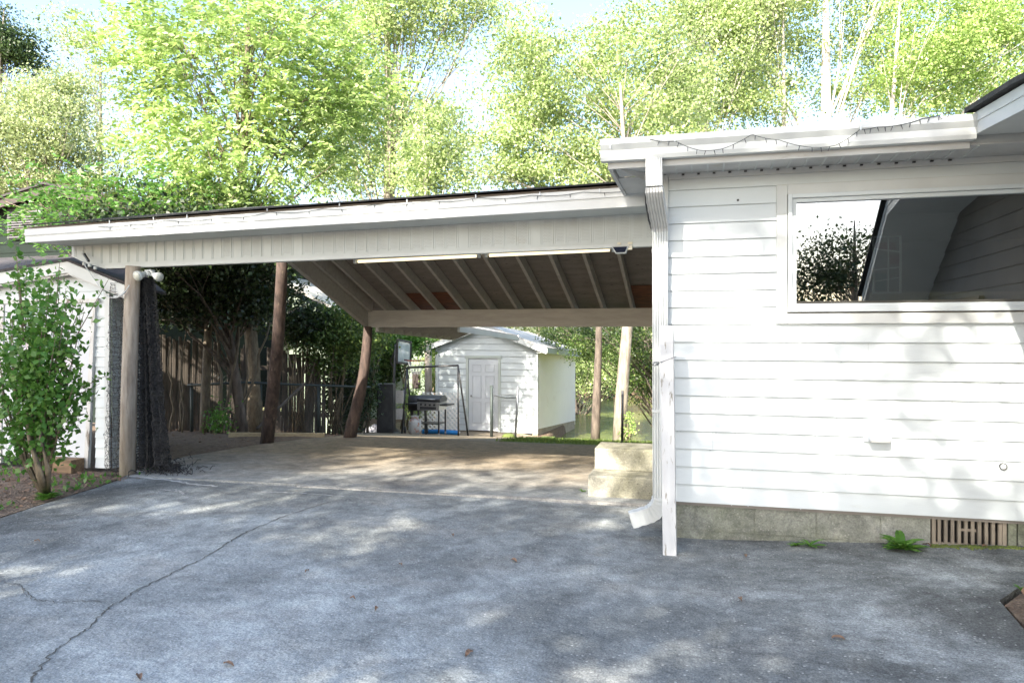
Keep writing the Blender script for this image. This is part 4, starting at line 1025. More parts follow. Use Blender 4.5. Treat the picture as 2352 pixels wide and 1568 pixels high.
MB().tube([GP(-.22, -.27, .90), GP(.22, -.27, .90)], .012, 8).build('handle', M['stainless'], t, True)
gbox(-.62, -.2, .74, -.31, .2, .77).build('shelf', M['black'], t); gbox(.31, -.2, .74, .52, .2, .77).build('shelf', M['black'], t)
for a in (-.28, .28):
    for b in (-.19, .19):
        MB().beam(GP(a, b, .07), GP(a, b, .62), .035, .035).build('leg', M['black'], t)
        p = GP(a, b, .035); MB().tube([p-gx*.012, p+gx*.012], .035, 10).build('caster', M['steel'], t, True)
gbox(-.28, -.2, .28, .28, .2, .30).build('lower_shelf', M['black'], t)
settle(t, c)
# open smoker lid at left of the grill
t = thing('charcoal_grill', 'black barrel charcoal grill with its side open, left of the gas grill', 'grill')
c = at(962, 994, 18.5); zc = gz(c.x, c.y); c = Vector((c.x, c.y, zc))
pr_ = [(.24*math.cos(R_(a)), .24*math.sin(R_(a))) for a in range(-180, 181, 20)]
MB().tube([c-RT*.25+Vector((0, 0, .78)), c+RT*.25+Vector((0, 0, .78))], .2, 16).build('barrel', M['black'], t, True)
for a in (-.2, .2):
    for b in (-.14, .14): MB().beam(c+RT*a+FW*b, c+RT*a*.8+FW*b*.6+Vector((0, 0, .62)), .03, .03).build('leg', M['black'], t)
MB().tube([c-RT*.2-FW*.24+Vector((0, 0, .8)), c+RT*.2-FW*.24+Vector((0, 0, .8))], .012, 6).build('handle', M['steel'], t, True)
settle(t, c)
# propane tank
c = at(953, 996, 17.8); zc = gz(c.x, c.y)
t = thing('propane_tank', 'grey propane cylinder with a red and white label in front of the barrel grill', 'gas cylinder')
MB().lathe((c.x, c.y, zc), [(.12, 0), (.125, .03), (.15, .06), (.155, .12), (.155, .3), (.13, .36), (.06, .39)], 20).build('cylinder', M['tank'], t, True)
MB().lathe((c.x, c.y, zc+.385), [(.09, 0), (.1, .06), (.085, .061), (.08, 0)], 16).build('collar', M['tank'], t)
MB().lathe((c.x, c.y, zc+.385), [(.025, 0), (.025, .05), (.015, .07)], 8).build('valve', M['stainless'], t)
settle(t, (c.x, c.y, zc))
# A-frame
t = thing('metal_frame', 'thin black metal swing frame standing over the two grills', 'frame')
aL = at(935, 844, 18.6); aR = at(1052, 839, 17.6)
MB().tube([aL, aR], .026, 8).build('top_bar', M['black'], t, True)
for top, us_ in ((aL, (923, 948)), (aR, (1053, 1075))):
    for i, u in enumerate(us_):
        dd = (18.6 if top is aL else 17.6)+(-.5 if i == 0 else .6); q_ = at(u, 990, dd); MB().tube([top, (q_.x, q_.y, gz(q_.x, q_.y))], .022, 8).build('leg', M['black'], t, True)
settle(t, (aR.x, aR.y, gz(aR.x, aR.y)))
# lattice panel
t = thing('lattice_panel', 'white diamond lattice panel leaning on the storage shed behind the grills', 'lattice')
a = at(966, 990, 20.3); b_ = at(1056, 990, 20.0); L = (b_-a).length; ud = (b_-a).normalized(); ud.z = 0; zb = gz(a.x, a.y); H = 1.12
mb = MB()
def LP(s_, h): q = a+ud*s_; return Vector((q.x, q.y, zb+h))
st_ = .13; k = -H
while k < L:
    for sg_ in (1, -1):
        s0, h0, s1, h1 = (k, 0, k+H, H) if sg_ == 1 else (k, H, k+H, 0)
        def hh(s_): return h0+(h1-h0)*(s_-s0)/(s1-s0)
        sa, sb = max(s0, 0), min(s1, L)
        if sb-sa > .02: mb.beam(LP(sa, hh(sa))+FW*.006*sg_, LP(sb, hh(sb))+FW*.006*sg_, .012, .038, (0, 0, 1)) if False else mb.beam(LP(sa, hh(sa))+FW*.008*sg_, LP(sb, hh(sb))+FW*.008*sg_, .04, .012, tuple(FW))
    k += st_
mb.build('slats', M['lattice'], t); settle(t, (a.x, a.y, zb))
# blue float
a = at(970, 992, 18.9); b_ = at(1053, 990, 18.7); za = gz(a.x, a.y)+.06
t = MB().tube([(a.x, a.y, za), ((a.x+b_.x)/2, (a.y+b_.y)/2, za+.01), (b_.x, b_.y, gz(b_.x, b_.y)+.06)], .06, 12).build('foam_tube', M['blue'], None, True)
tag(t, 'bright blue foam tube lying on the ground behind the gas grill', 'foam tube')
# chain link gate remnant
t = thing('chain_link_gate', 'short sagging chain link panel between two steel posts before the shed door', 'fence')
a = at(1129, 1003, 17.0); b_ = at(1187, 997, 18.0); za, zb = gz(a.x, a.y), gz(b_.x, b_.y)
MB().tube([(a.x, a.y, za-.05), (a.x, a.y, at(1129, 885, 17).z)], .036, 8).build('post', M['green_steel'], t, True)
tpb = at(1190, 887, 18.0); MB().tube([(b_.x-.04, b_.y, zb-.05), tpb], .03, 8).build('post', M['steel'], t, True)
A2 = at(1132, 906, 17.0); B2 = at(1187, 913, 18.0); mm_ = A2.lerp(B2, .5); mm_.z -= .04
MB().tube([A2, mm_, B2], .018, 6).build('top_rail', M['steel'], t, True)
chainlink(Vector((a.x, a.y, za)), Vector((b_.x, b_.y, za)), A2.z-za-.03, .06, .005).build('mesh', M['steel'], t)
settle(t, (a.x, a.y, za))
# dark rod near the lake trees
a = at(1429, 1012, 12.5); za = gz(a.x, a.y); t = MB().tube([(a.x, a.y, za-.05), at(1430, 897, 12.5)], .022, 8).build('iron_rod', M['darkgrey'], None, True)
tag(t, 'dark iron rod standing upright in the grass before the pale trunk', 'rod')
# green stone
a = at(1168, 998, 17.4); t = MB().lathe((a.x, a.y, gz(a.x, a.y)-.02), [(.16, 0), (.17, .05), (.12, .1), (.05, .12)], 12).build('mossy_rock', M['moss'], None, True)
tag(t, 'small mossy green rock at the foot of the chain link panel', 'rock')

# ------------------------------------------------------------------ foliage tools
def unit(a): return a/np.maximum(np.linalg.norm(a, axis=1, keepdims=True), 1e-9)
def leaf_mesh(name, P, size, mat, parent=None, axis=None, wid=.32, fold=.12, up=.5):
    n = len(P); ax = unit(rng.normal(size=(n, 3))) if axis is None else unit(axis+rng.normal(size=(n, 3))*.25)
    nr = rng.normal(size=(n, 3)); nr[:, 2] += up*2; sd = unit(np.cross(ax, nr)); nn = np.cross(sd, ax)
    s_ = (size*rng.uniform(.6, 1.25, n))[:, None]
    V = np.empty((n, 4, 3)); V[:, 0] = P; V[:, 1] = P+ax*s_*.42+sd*s_*wid+nn*s_*fold; V[:, 2] = P+ax*s_; V[:, 3] = P+ax*s_*.42-sd*s_*wid+nn*s_*fold
    me = bpy.data.meshes.new(name); me.vertices.add(n*4); me.vertices.foreach_set('co', V.reshape(-1).astype(np.float32))
    me.loops.add(n*4); me.loops.foreach_set('vertex_index', np.arange(n*4, dtype=np.int32))
    me.polygons.add(n); me.polygons.foreach_set('loop_start', np.arange(0, n*4, 4, dtype=np.int32)); me.polygons.foreach_set('loop_total', np.full(n, 4, dtype=np.int32))
    me.update(calc_edges=True); me.materials.append(mat)
    o = bpy.data.objects.new(name, me); C.objects.link(o)
    if parent: o.parent = parent
    return o
def clumps(ell, ncl, r, per, flat=.6, shell=.55):
    """leaf positions: leaf clumps spread through a list of ellipsoids (c, radii)"""
    W = np.array([e[1][0]*e[1][1]*e[1][2] for e in ell])**.7; W = W/W.sum(); out = []; cs = []
    for e, wgt in zip(ell, W):
        k = max(2, int(ncl*wgt)); q = unit(rng.normal(size=(k, 3)))*(rng.uniform(shell**3, 1, (k, 1))**(1/3))*(1+rng.normal(size=(k, 1))*.20)
        c = np.array(e[0])+q*np.array(e[1]); cs.append(c)
    cs = np.vstack(cs); rr = r*rng.uniform(.55, 1.4, len(cs)); kk = np.maximum(3, (per*(rr/r)**2).astype(int))
    idx = np.repeat(np.arange(len(cs)), kk)
    P = cs[idx]+rng.normal(size=(len(idx), 3))*rr[idx][:, None]*np.array([.55, .55, .55*flat])
    return P, cs
def sprays(cs, nper, pairs, length, centre):
    """compound leaves: leaflets in pairs along drooping stalks"""
    n = len(cs)*nper; o = np.repeat(cs, nper, 0)+rng.normal(size=(n, 3))*.22
    dr_ = rng.normal(size=(n, 3)); dr_[:, 2] = dr_[:, 2]*.3-.12; dr_ = unit(dr_+unit(o-np.array(centre))*.6)
    sd = unit(np.cross(dr_, np.array([0, 0, 1.0])+rng.normal(size=(n, 3))*.2)); P = []; A = []
    for k in range(pairs):
        f = (k+1)/pairs*length; q = o+dr_*f; q[:, 2] -= .35*f*f
        for sg_ in (1, -1): P.append(q); A.append(sd*sg_+dr_*.55+np.array([0, 0, -.25]))
    P.append(o+dr_*length*1.05); A.append(dr_)
    return np.vstack(P), np.vstack(A)
def limbs(mb, base, top, r0, r1, cs, nb, bend=.3, wob=.05, seg=9):
    base = Vector(base); top = Vector(top); pts = []; k1 = random.uniform(-bend, bend); k2 = random.uniform(-bend, bend)
    for i in range(seg+1):
        t_ = i/seg; p = base.lerp(top, t_)+Vector((k1*math.sin(t_*4), k2*math.sin(t_*3.3), 0))*min(1, t_*2); pts.append(p)
    mb.tube(pts, [r0*(1-t_/seg)**.8*1+r1 if t_ else r0*1.25 for t_ in range(seg+1)], 10, wob=wob)
    idx = rng.choice(len(cs), min(nb, len(cs)), replace=False)
    for j in idx:
        c = Vector(cs[j]); t_ = min(max((c.z-base.z)/max(top.z-base.z, .1)-random.uniform(.15, .4), .12), .92)
        i = min(int(t_*seg), seg-1); p = pts[i].lerp(pts[i+1], t_*seg-i); rr = min(r0*(1-t_)*.32+.008, .05)
        m1 = p.lerp(c, .5)+Vector((random.uniform(-.2, .2), random.uniform(-.2, .2), random.uniform(.0, .35)))
        mb.tube([p, p.lerp(m1, .5)+Vector((0, 0, .05)), m1, m1.lerp(c, .6), c], [rr, rr*.75, rr*.5, rr*.3, .006], 6)
        for _ in range(2):
            e = c+Vector((random.uniform(-.7, .7), random.uniform(-.6, .6), random.uniform(-.3, .5))); mb.tube([m1, m1.lerp(e, .5)+Vector((0, 0, .08)), e], [rr*.35, rr*.2, .004], 5)
def tree(name, label, bu, bd, topuv, r0, ell_uv, mat, ncl, r, per, leaf, bark='bark', nb=26, flat=.65, shell=.5, group='trees standing behind the carport', spray=None, bend=.3, cat='tree'):
    """bu, bd: trunk pixel column and distance; ell_uv: crown masses as (u, v, ru, rv, distance offset)"""
    b = at(bu, 900, bd); z = terr(b.x, b.y); base = Vector((b.x, b.y, z-.1)); top = at(topuv[0], topuv[1], bd)
    ell = []
    for (u, v, ru, rv, dz) in ell_uv:
        c = at(u, v, bd+dz); k = (bd+dz)/F_; ell.append(((c.x, c.y, c.z), (ru*k, max(1.1, min(ru, rv)*k*.9), rv*k)))
    if not spray and mat != 'leaf_dark': per = int(per*1.3); leaf *= .78
    P, cs = clumps(ell, ncl, r*.92, per, flat*.85, shell*.7)
    t = thing(name, label, cat, group)
    m_ = MB(); limbs(m_, base, top, r0, .02, cs, int(nb*.4) if bark == 'barkpale' else nb, bend); m_.build('trunk', M[bark], t, True)
    if spray:
        P2, A2_ = sprays(cs, spray[0], spray[1], spray[2], ell[0][0]); leaf_mesh('crown', P2, leaf, M[mat], t, A2_, .2, .05)
    else: leaf_mesh('crown', P, leaf, M[mat], t)
    settle(t, base); return t

# background trees
tree('ash_tree', 'large yellow-green tree with drooping compound leaves above the left half of the carport', 590, 13.8, (560, -60), .12,
     [(500, 150, 250, 150, 0), (430, 330, 160, 110, -.5), (640, 60, 200, 130, 1), (700, 300, 150, 120, .5), (560, 420, 170, 70, -.8), (330, 120, 90, 110, .3), (800, 200, 110, 120, 1)], 'leaf_yellow', 480, .42, 10, .13, 'stem', 40, spray=(7, 5, .36))
tree('sweetgum_tree', 'tall thin-crowned tree with a grey trunk left of the sky gap', 885, 27, (890, -120), .34,
     [(880, 40, 170, 130, 0), (830, 260, 90, 90, 0), (960, 300, 110, 80, .5), (890, 400, 150, 60, 0), (1060, 30, 110, 55, 0), (740, 330, 70, 120, 1)], 'leaf_mid', 260, .8, 110, .17, 'bark', 46, shell=.3, bend=.15)
tree('birch_tree', 'slim pale-stemmed tree standing just right of the grey trunked tree', 985, 23, (975, 230), .11,
     [(1000, 330, 90, 90, 0), (1040, 400, 80, 60, .3), (950, 420, 60, 40, 0)], 'leaf_mid', 90, .6, 90, .14, 'barkpale', 22, bend=.2)
tree('maple_tree', 'broad pale green tree filling the centre above the carport, with bare forked limbs', 1422, 15.3, (1440, 190), .125,
     [(1330, 220, 170, 130, 1.5), (1240, 360, 130, 80, 1), (1450, 120, 150, 110, 2), (1480, 330, 130, 100, 1.4), (1330, 400, 170, 50, .8), (1560, 240, 80, 110, 2), (1230, 210, 80, 70, 1), (1200, 120, 70, 90, 1.6), (1170, 300, 60, 110, 1)], 'leaf_mid', 600, .42, 75, .105, 'bark', 34)
tree('oak_tree', 'dark slender trunk between far shed and pale trunk, crown hidden in the canopy', 1367, 15.4, (1375, 500), .085,
     [(1390, 400, 70, 60, 1.5), (1300, 470, 80, 40, 1), (1420, 470, 60, 40, 1)], 'leaf_olive', 60, .4, 60, .10, 'bark_dark', 12, bend=.05)
tree('poplar_tree', 'leafy tree with a pale leaning stem rising at the left end of the house roof', 1590, 23, (1640, -40), .17,
     [(1640, 120, 130, 170, 0), (1560, 230, 70, 90, .5), (1720, 230, 90, 60, 0), (1600, 20, 120, 70, 0)], 'leaf_mid', 210, .65, 95, .14, 'barkpale', 36, bend=.3)
tree('sycamore_tree', 'thick white-barked tree trunk rising behind the middle of the house roof', 1902, 25, (1895, -160), .36,
     [(1800, 60, 110, 110, .8), (2000, 80, 90, 110, .5), (1760, 190, 90, 60, .6), (1960, 220, 90, 50, 1.3), (1900, -60, 180, 80, 0)], 'leaf_mid', 230, .7, 95, .15, 'barkpale', 30, bend=.08)
tree('tulip_tree', 'leaning pale stem entering the picture top above the house roof', 1840, 24, (1790, -40), .13,
     [(1700, 60, 90, 90, 0), (1740, -20, 100, 60, 0)], 'leaf_olive', 110, .6, 90, .14, 'barkpale', 16, bend=.2)
tree('hickory_tree', 'yellow-green tree with a pale trunk beside the roof corner at the right', 2030, 22, (2060, -60), .13,
     [(2150, 80, 130, 130, 0), (2080, 200, 80, 60, .5), (2270, 130, 110, 110, .5), (2330, 20, 130, 90, 0)], 'leaf_yellow', 270, .55, 85, .13, 'barkpale', 36)
tree('elm_tree', 'airy green tree above the far right end of the house roof', 2230, 27, (2240, -100), .12,
     [(2250, 220, 110, 50, 0), (2150, 160, 90, 110, 0), (2320, 40, 150, 120, 0)], 'leaf_mid', 130, .75, 80, .16, 'barkpale', 30)
tree('cedar_tree', 'dark blue-green tree at the top left corner of the picture', 12, 30, (0, 20), .25,
     [(0, 110, 55, 60, 0), (30, 125, 45, 40, 0), (-40, 60, 60, 60, 0)], 'leaf_deep', 70, .7, 150, .16, 'bark', 14)
tree('pecan_tree', 'olive green tree above the dark green neighbour house at the left', 120, 25, (90, 180), .22,
     [(70, 310, 120, 110, 0), (160, 380, 70, 80, 0), (20, 420, 80, 60, 0), (130, 230, 90, 50, 1)], 'leaf_olive', 250, .65, 100, .14, 'bark', 40)
tree('locust_tree', 'thin pale tree between the olive tree and the yellow-green tree', 230, 31, (230, 60), .14,
     [(200, 150, 60, 110, 0), (250, 330, 70, 110, 0), (150, 60, 70, 50, 0)], 'leaf_olive', 70, .75, 55, .16, 'bark', 22)
tree('sumac_tree', 'low feathery green branches hanging over the left end of the carport roof', 250, 11.5, (210, 470), .05,
     [(170, 500, 90, 32, 0), (270, 480, 110, 42, 0), (90, 480, 60, 25, .3), (400, 470, 70, 34, .5)], 'leaf_shrub', 62, .3, 10, .10, 'stem', 26, spray=(6, 5, .32), bend=.1)
tree('privet_tree', 'bushy green tree showing just above the carport roof left of centre', 470, 12.5, (470, 440), .07,
     [(400, 470, 120, 40, 0), (520, 455, 90, 45, .4), (330, 450, 60, 45, .3)], 'leaf_under', 110, .32, 60, .075, 'stem', 22, bend=.1)
# dense understory left of the carport
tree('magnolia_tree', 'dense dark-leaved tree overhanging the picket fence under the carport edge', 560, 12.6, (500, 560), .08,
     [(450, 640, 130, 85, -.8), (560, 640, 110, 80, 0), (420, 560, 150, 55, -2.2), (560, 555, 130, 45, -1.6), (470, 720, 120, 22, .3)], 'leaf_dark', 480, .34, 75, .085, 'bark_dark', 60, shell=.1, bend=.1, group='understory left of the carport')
def bush(name, label, u, v, ru, rv, d, mat, ncl, per, leaf, nb=10, group='understory left of the carport', r=.25, cat='bush', shell=.3, stem='stem'):
    c = at(u, v, d); k = d/F_; z = terr(c.x, c.y)
    P, cs = clumps([((c.x, c.y, c.z), (ru*k, ru*k*.8, rv*k))], ncl, r, per, .8, shell); P = P[P[:, 2] > z+.02]
    t = thing(name, label, cat, group); m_ = MB(); 
    for j in range(nb):
        q = cs[rng.integers(len(cs))]; b0 = Vector((c.x+random.uniform(-.2, .2), c.y+random.uniform(-.1, .1), z-.03)); q = Vector(q)
        m_.tube([b0, b0.lerp(q, .5)+Vector((random.uniform(-.1, .1), 0, .1)), q], [.018, .012, .004], 6)
    m_.build('stems', M[stem], t, True); leaf_mesh('foliage', P, leaf, M[mat], t); settle(t, (c.x, c.y, z)); return t
bush('holly_bush', 'sunlit bush spilling over the right end of the picket fence', 770, 770, 90, 75, 15.2, 'leaf_under', 150, 70, .07, 14)
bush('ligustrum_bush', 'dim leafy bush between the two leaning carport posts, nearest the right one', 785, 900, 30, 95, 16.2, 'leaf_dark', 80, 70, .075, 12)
bush('camellia_bush', 'dark bush standing behind the rear leaning post', 812, 880, 26, 90, 17.0, 'leaf_deep', 120, 80, .08, 12)
bush('laurel_bush', 'bright feathery foliage under the corner of the rear carport beam', 840, 770, 50, 50, 17.0, 'leaf_under', 80, 70, .08, 8)
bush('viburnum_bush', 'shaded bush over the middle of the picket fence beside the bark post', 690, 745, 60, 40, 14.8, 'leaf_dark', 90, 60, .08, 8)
bush('mimosa_bush', 'soft bright green branch hanging over the basketball backboard', 935, 785, 60, 26, 21.0, 'leaf_shrub', 60, 70, .09, 6)
bush('boxwood_bush', 'green bush filling the gap left of the basketball pole', 880, 830, 45, 75, 21.5, 'leaf_under', 110, 75, .09, 10)
bush('young_vine', 'small light green leafy sprout at the base of the fence stems', 505, 965, 24, 34, 12.2, 'leaf_shrub', 22, 24, .06, 6, r=.15)
bush('ivy_vine', 'yellow-green sprig rising beside the black cabinet', 945, 930, 18, 45, 20.3, 'leaf_yellow', 22, 34, .08, 4)
bush('elder_bush', 'green leafy bush between neighbour garage and storage shed', 992, 840, 16, 70, 23.5, 'leaf_yellow', 40, 50, .09, 6, r=.3)
bush('lakeside_shrub', 'small sunlit shrub at the foot of the pale lakeside trunk', 1446, 980, 14, 28, 15.0, 'leaf_yellow', 16, 20, .06, 5, r=.1, group='plants by the lake')
# saplings on the fence line
for i, (ub, ut, vt_, d_, r_) in enumerate(((395, 388, 790, 12.4, .022), (408, 430, 760, 12.3, .02), (425, 412, 800, 12.2, .018), (505, 500, 760, 12.4, .035), (515, 560, 700, 12.5, .03), (530, 625, 740, 12.8, .028), (545, 590, 680, 12.9, .02))):
    b0 = at(ub, 1000, d_); z = terr(b0.x, b0.y); tp = at(ut, vt_, d_)
    m_ = MB(); pp = [Vector((b0.x, b0.y, z-.05)).lerp(tp, j/7)+Vector((random.uniform(-.05, .05), random.uniform(-.03, .03), 0)) for j in range(8)]
    m_.tube(pp, [r_*(1-.07*j) for j in range(8)], 7, wob=.1)
    places = ['leftmost sapling stem beside the black netting', 'curving sapling stem second from the netting', 'thin sapling stem third from the netting', 'thick upright sapling stem in the middle of the fence', 'sapling stem slanting right from the middle clump', 'long sapling stem leaning far right across the fence', 'thin sapling stem just left of the bark post']
    o = m_.build('sapling', M['stem'], None, True); tag(o, places[i], 'sapling', 'bare saplings along the picket fence')
# branches in front of the neighbour roof
m_ = MB()
for (a, b, c2) in (((655, 700), (700, 650), (735, 640)), ((650, 690), (690, 665), (720, 640)), ((660, 720), (720, 690), (760, 700)), ((640, 760), (700, 745), (740, 760))):
    m_.tube([at(*a, 14.5), at(*b, 14.6), at(*c2, 14.8)], [.02, .014, .006], 6)
o = m_.build('bare_branches', M['bark'], None, True); tag(o, 'bare grey branches crossing in front of the pale neighbour roof', 'branches')

# far wood across the lake: one mass
el = []
for i in range(46):
    x = -42+i*2.0+random.uniform(-1, 1); y = random.uniform(37, 46); h = random.uniform(5.5, 9)
    el.append(((x, y, -1+h*.55), (2.6, 2.4, h*.55)))
P, cs = clumps(el, 1500, 1.1, 55, .7, .5); P = P[P[:, 2] > -1.2]
o = leaf_mesh('far_wood', P, .30, M['leaf_olive']); tag(o, 'green wood on the far bank of the lake', 'wood', kind='stuff')
el = [((-6+i*1.6, 34.5+random.uniform(-.6, .6), -.6+random.uniform(0, .5)), (1.3, 1.0, 1.0)) for i in range(22)]
P, cs = clumps(el, 260, .6, 60, .7, .3)
o = leaf_mesh('bank_undergrowth', P, .20, M['leaf_deep']); tag(o, 'dark undergrowth along the far bank of the lake', 'undergrowth', kind='stuff')
m_ = MB()
for i in range(40):
    x = -30+i*1.5+random.uniform(-.6, .6); y = random.uniform(36, 42); m_.tube([(x, y, -1.4), (x+random.uniform(-.3, .3), y, 3), (x+random.uniform(-.8, .8), y, 8)], [.16, .12, .05], 6)
o = m_.build('far_wood_trunks', M['bark'], None, True); tag(o, 'distant tree trunks in the wood across the lake', 'tree trunks', kind='stuff')
# hanging foliage over the lake at the right
tree('willow_tree', 'drooping green branches hanging over the lake behind the pale trunk', 1560, 19.5, (1500, 560), .12,
     [(1440, 800, 70, 75, 0), (1350, 790, 55, 45, .8), (1480, 870, 40, 60, .3), (1300, 770, 60, 25, 1.6)], 'leaf_under', 190, .34, 60, .085, 'bark_dark', 30, shell=.2, group='plants by the lake')
tree('alder_tree', 'leafy low branches between the storage shed and the dark slender trunk', 1330, 28, (1290, 600), .1,
     [(1340, 850, 50, 60, 0), (1300, 800, 60, 40, 0), (1390, 830, 60, 60, 0)], 'leaf_mid', 120, .5, 60, .12, 'bark_dark', 14, shell=.2, group='plants by the lake')

# grass tufts on the lawn strip and around
gp = []
n = 9000; X = rng.uniform(-4.2, 1.5, n); Yg = rng.uniform(10.68, 15.5, n)
k_ = [(x, y) for x, y in zip(X, Yg) if x > -3.1-(y-10.65)*.16]
P = np.array([(x, y, gz(x, y)-.005) for x, y in k_]); A_ = np.tile(np.array([0, 0, 1.0]), (len(P), 1))
o = leaf_mesh('grass', P, .07, M['grassblade'], None, A_, .09, .0); tag(o, 'short sunlit grass on the bank before the lake', 'grass', kind='stuff')
# bed litter (left): small leaves and weeds
n = 2600; P = np.stack([rng.uniform(-8.6, -5.55, n), rng.uniform(3.2, 6.35, n), np.zeros(n)], 1); P[:, 2] = .003
o = leaf_mesh('leaf_litter', P, .05, M['leafbrown'], None, unit(rng.normal(size=(n, 3))*np.array([1, 1, .12])+np.array([0, 0, .02])), .3, .05, 3); tag(o, 'brown fallen leaves scattered over the left planting bed', 'leaf litter', kind='stuff')
n = 1100; P = np.stack([rng.uniform(-8.0, -5.6, n), rng.uniform(4.2, 6.3, n), np.zeros(n)+.0], 1); kp = np.sin(P[:, 0]*3.1)+np.cos(P[:, 1]*4.3) > .1; P = P[kp]
o = leaf_mesh('ground_weeds', P, .055, M['leaf_shrub'], None, rng.normal(size=(len(P), 3))*.8+np.array([0, 0, .7]), .3, .08); tag(o, 'small green weeds growing in the left planting bed', 'weeds', kind='stuff')
n = 900; P = np.stack([rng.uniform(-7.2, -5.7, n), rng.uniform(8, 12, n), np.zeros(n)], 1); P[:, 2] = [gz(a, b)-.035 for a, b in P[:, :2]]
n = 1500; P = np.stack([rng.uniform(-9.5, -5.0, n), rng.uniform(8.2, 13.5, n), np.zeros(n)], 1); P = P[(P[:, 0] < -6.2) | (P[:, 1] > 10.9)]; P[:, 2] = [gz(a, b)-.035 for a, b in P[:, :2]]
o = leaf_mesh('woodland_litter', P, .06, M['leafbrown'], None, unit(rng.normal(size=(len(P), 3))*np.array([1, 1, .1])), .3, .05, 3); tag(o, 'dry leaves on the ground along the picket fence', 'leaf litter', kind='stuff')
n = 500; P = np.stack([rng.uniform(1.5, 2.6, n), rng.uniform(2.4, 4.6, n), np.zeros(n)], 1); P[:, 2] = [gz(a, b)+.0 for a, b in P[:, :2]]; P = P[P[:, 0]-1.45 > (P[:, 1]-4.3)*1.2]
o = leaf_mesh('bed_litter', P, .045, M['leafbrown'], None, unit(rng.normal(size=(len(P), 3))*np.array([1, 1, .25])), .3, .1, 3); tag(o, 'dry brown leaves in the garden bed at the right edge', 'leaf litter', kind='stuff')

# the shrub in front of the left shed
t = thing('hibiscus_shrub', 'tall green leafy shrub with a few white blooms before the left shed', 'shrub')
b0 = onz(105, 1140, 0); k = b0.y/F_; P = []; m_ = MB(); tips = []
for j in range(34):
    f = random.random(); ang = random.uniform(-1, 1)
    tu = 92+ang*112*(1 if random.random() < .8 else .7); tv_ = random.uniform(610, 950)-30*(1-abs(ang)); 
    q = at(tu, tv_, 6.35+random.uniform(-.35, .35)); s0 = b0+Vector((random.uniform(-.03, .03), random.uniform(-.03, .03), .0)); m0 = at(70+ang*60, 1000, 6.4)
    m_.tube([s0, s0.lerp(m0, .6), m0.lerp(q, .45), q], [.024 if j < 4 else .010, .016 if j < 4 else .008, .006, .002], 6)
    for i in range(70):
        tt = random.random()**.7; p = m0.lerp(q, tt) if random.random() < .85 else s0.lerp(m0, .6+.4*tt); sp_ = .085*(1.2-tt*.7)+.02
        P.append(p+Vector((random.gauss(0, sp_), random.gauss(0, sp_), random.gauss(0, sp_))))
for j in range(2000):
    uu = random.gauss(80, 46); vv = random.gauss(850, 105)
    if vv < 1040 and ((uu-82)/125)**2+((vv-840)/260)**2 < 1: P.append(at(uu, vv, 6.4+random.gauss(0, .22)))
for (u, v) in ((35, 560), (38, 600), (40, 640), (245, 862), (230, 880), (110, 660), (190, 690), (250, 640), (185, 960)):
    q = at(u, v, 6.4); m0 = at(70+(u-70)*.4, v+190 if v < 800 else v+50, 6.4); m_.tube([m0, m0.lerp(q, .5), q], [.006, .004, .002], 5)
    for i in range(22): p = m0.lerp(q, random.random()**.6); P.append(p+Vector((random.gauss(0, .035), random.gauss(0, .03), random.gauss(0, .03))))
m_.tube([b0, at(92, 1090, 6.2), at(70, 1010, 6.3), at(60, 930, 6.4)], [.035, .03, .025, .016], 8).tube([b0+Vector((.02, 0, 0)), at(110, 1080, 6.2), at(95, 1010, 6.3), at(100, 900, 6.4)], [.025, .022, .018, .012], 8)
m_.build('stems', M['stem'], t, True)
leaf_mesh('foliage', np.array([tuple(p) for p in P]), .062, M['leaf_shrub'], t, None, .36, .1)
for (u, v) in ((212, 992/1), (205, 765), (62, 795), (160, 830)):
    if v > 980: continue
    p = at(u, v, 6.15); fm = MB()
    for j in range(5):
        a = j*1.256; q = p+Vector((.028*math.cos(a), -.01, .028*math.sin(a))); r_ = p+Vector((.028*math.cos(a+.9), -.014, .028*math.sin(a+.9))); fm.quad(p, q, p+(q-p+r_-p)*.75, r_)
    fm.build('flower', M['flower'], t)
settle(t, b0)
# sprouts at its foot, plants by the foundation
def rosette(u, v, nleaf, L, lab, mat='leaf_shrub', name='weed', wid=.16, d=None):
    c = ong(u, v) if d is None else at(u, v, d); t = thing(name, lab, 'weed', 'weeds along the driveway and foundation'); m_ = MB()
    for i in range(nleaf):
        a = i*2.4+random.uniform(-.3, .3); el_ = random.uniform(.15, 1.2); l = L*random.uniform(.6, 1.1); dd = Vector((math.cos(a), math.sin(a), 0)); sd = Vector((-dd.y, dd.x, 0)); pr = []
        for k in range(6):
            f = k/5; r_ = l*f*math.cos(el_*(1-.6*f)); z = l*f*math.sin(el_)*(1-.45*f); wd = l*wid*math.sin(math.pi*min(.98, f*.85+.12)); ct = c+dd*r_+Vector((0, 0, z+.004)); pr.append((ct-sd*wd+Vector((0, 0, wd*.4)), ct, ct+sd*wd+Vector((0, 0, wd*.4))))
        for a0, b0_ in zip(pr[:-1], pr[1:]): m_.quad(a0[0], a0[1], b0_[1], b0_[0]); m_.quad(a0[1], a0[2], b0_[2], b0_[1])
    m_.build('leaves', M[mat], t, True); settle(t, c); return t
rosette(2070, 1262, 26, .17, 'broad-leaved green weed rosette at the foundation left of the vent grille')
rosette(1860, 1256, 9, .12, 'small sparse weed at the foundation below the window casing', wid=.12)
rosette(1828, 1254, 8, .07, 'tiny green weed nearest the white post at the foundation')
rosette(1337, 1130, 7, .05, 'tiny green weed at the corner of the concrete steps')
rosette(108, 1148, 26, .13, 'bright green sprouts around the foot of the leafy shrub', 'leaf_shrub', wid=.22)
rosette(352, 1080, 8, .10, 'small green weed at the foot of the round carport post', wid=.2)
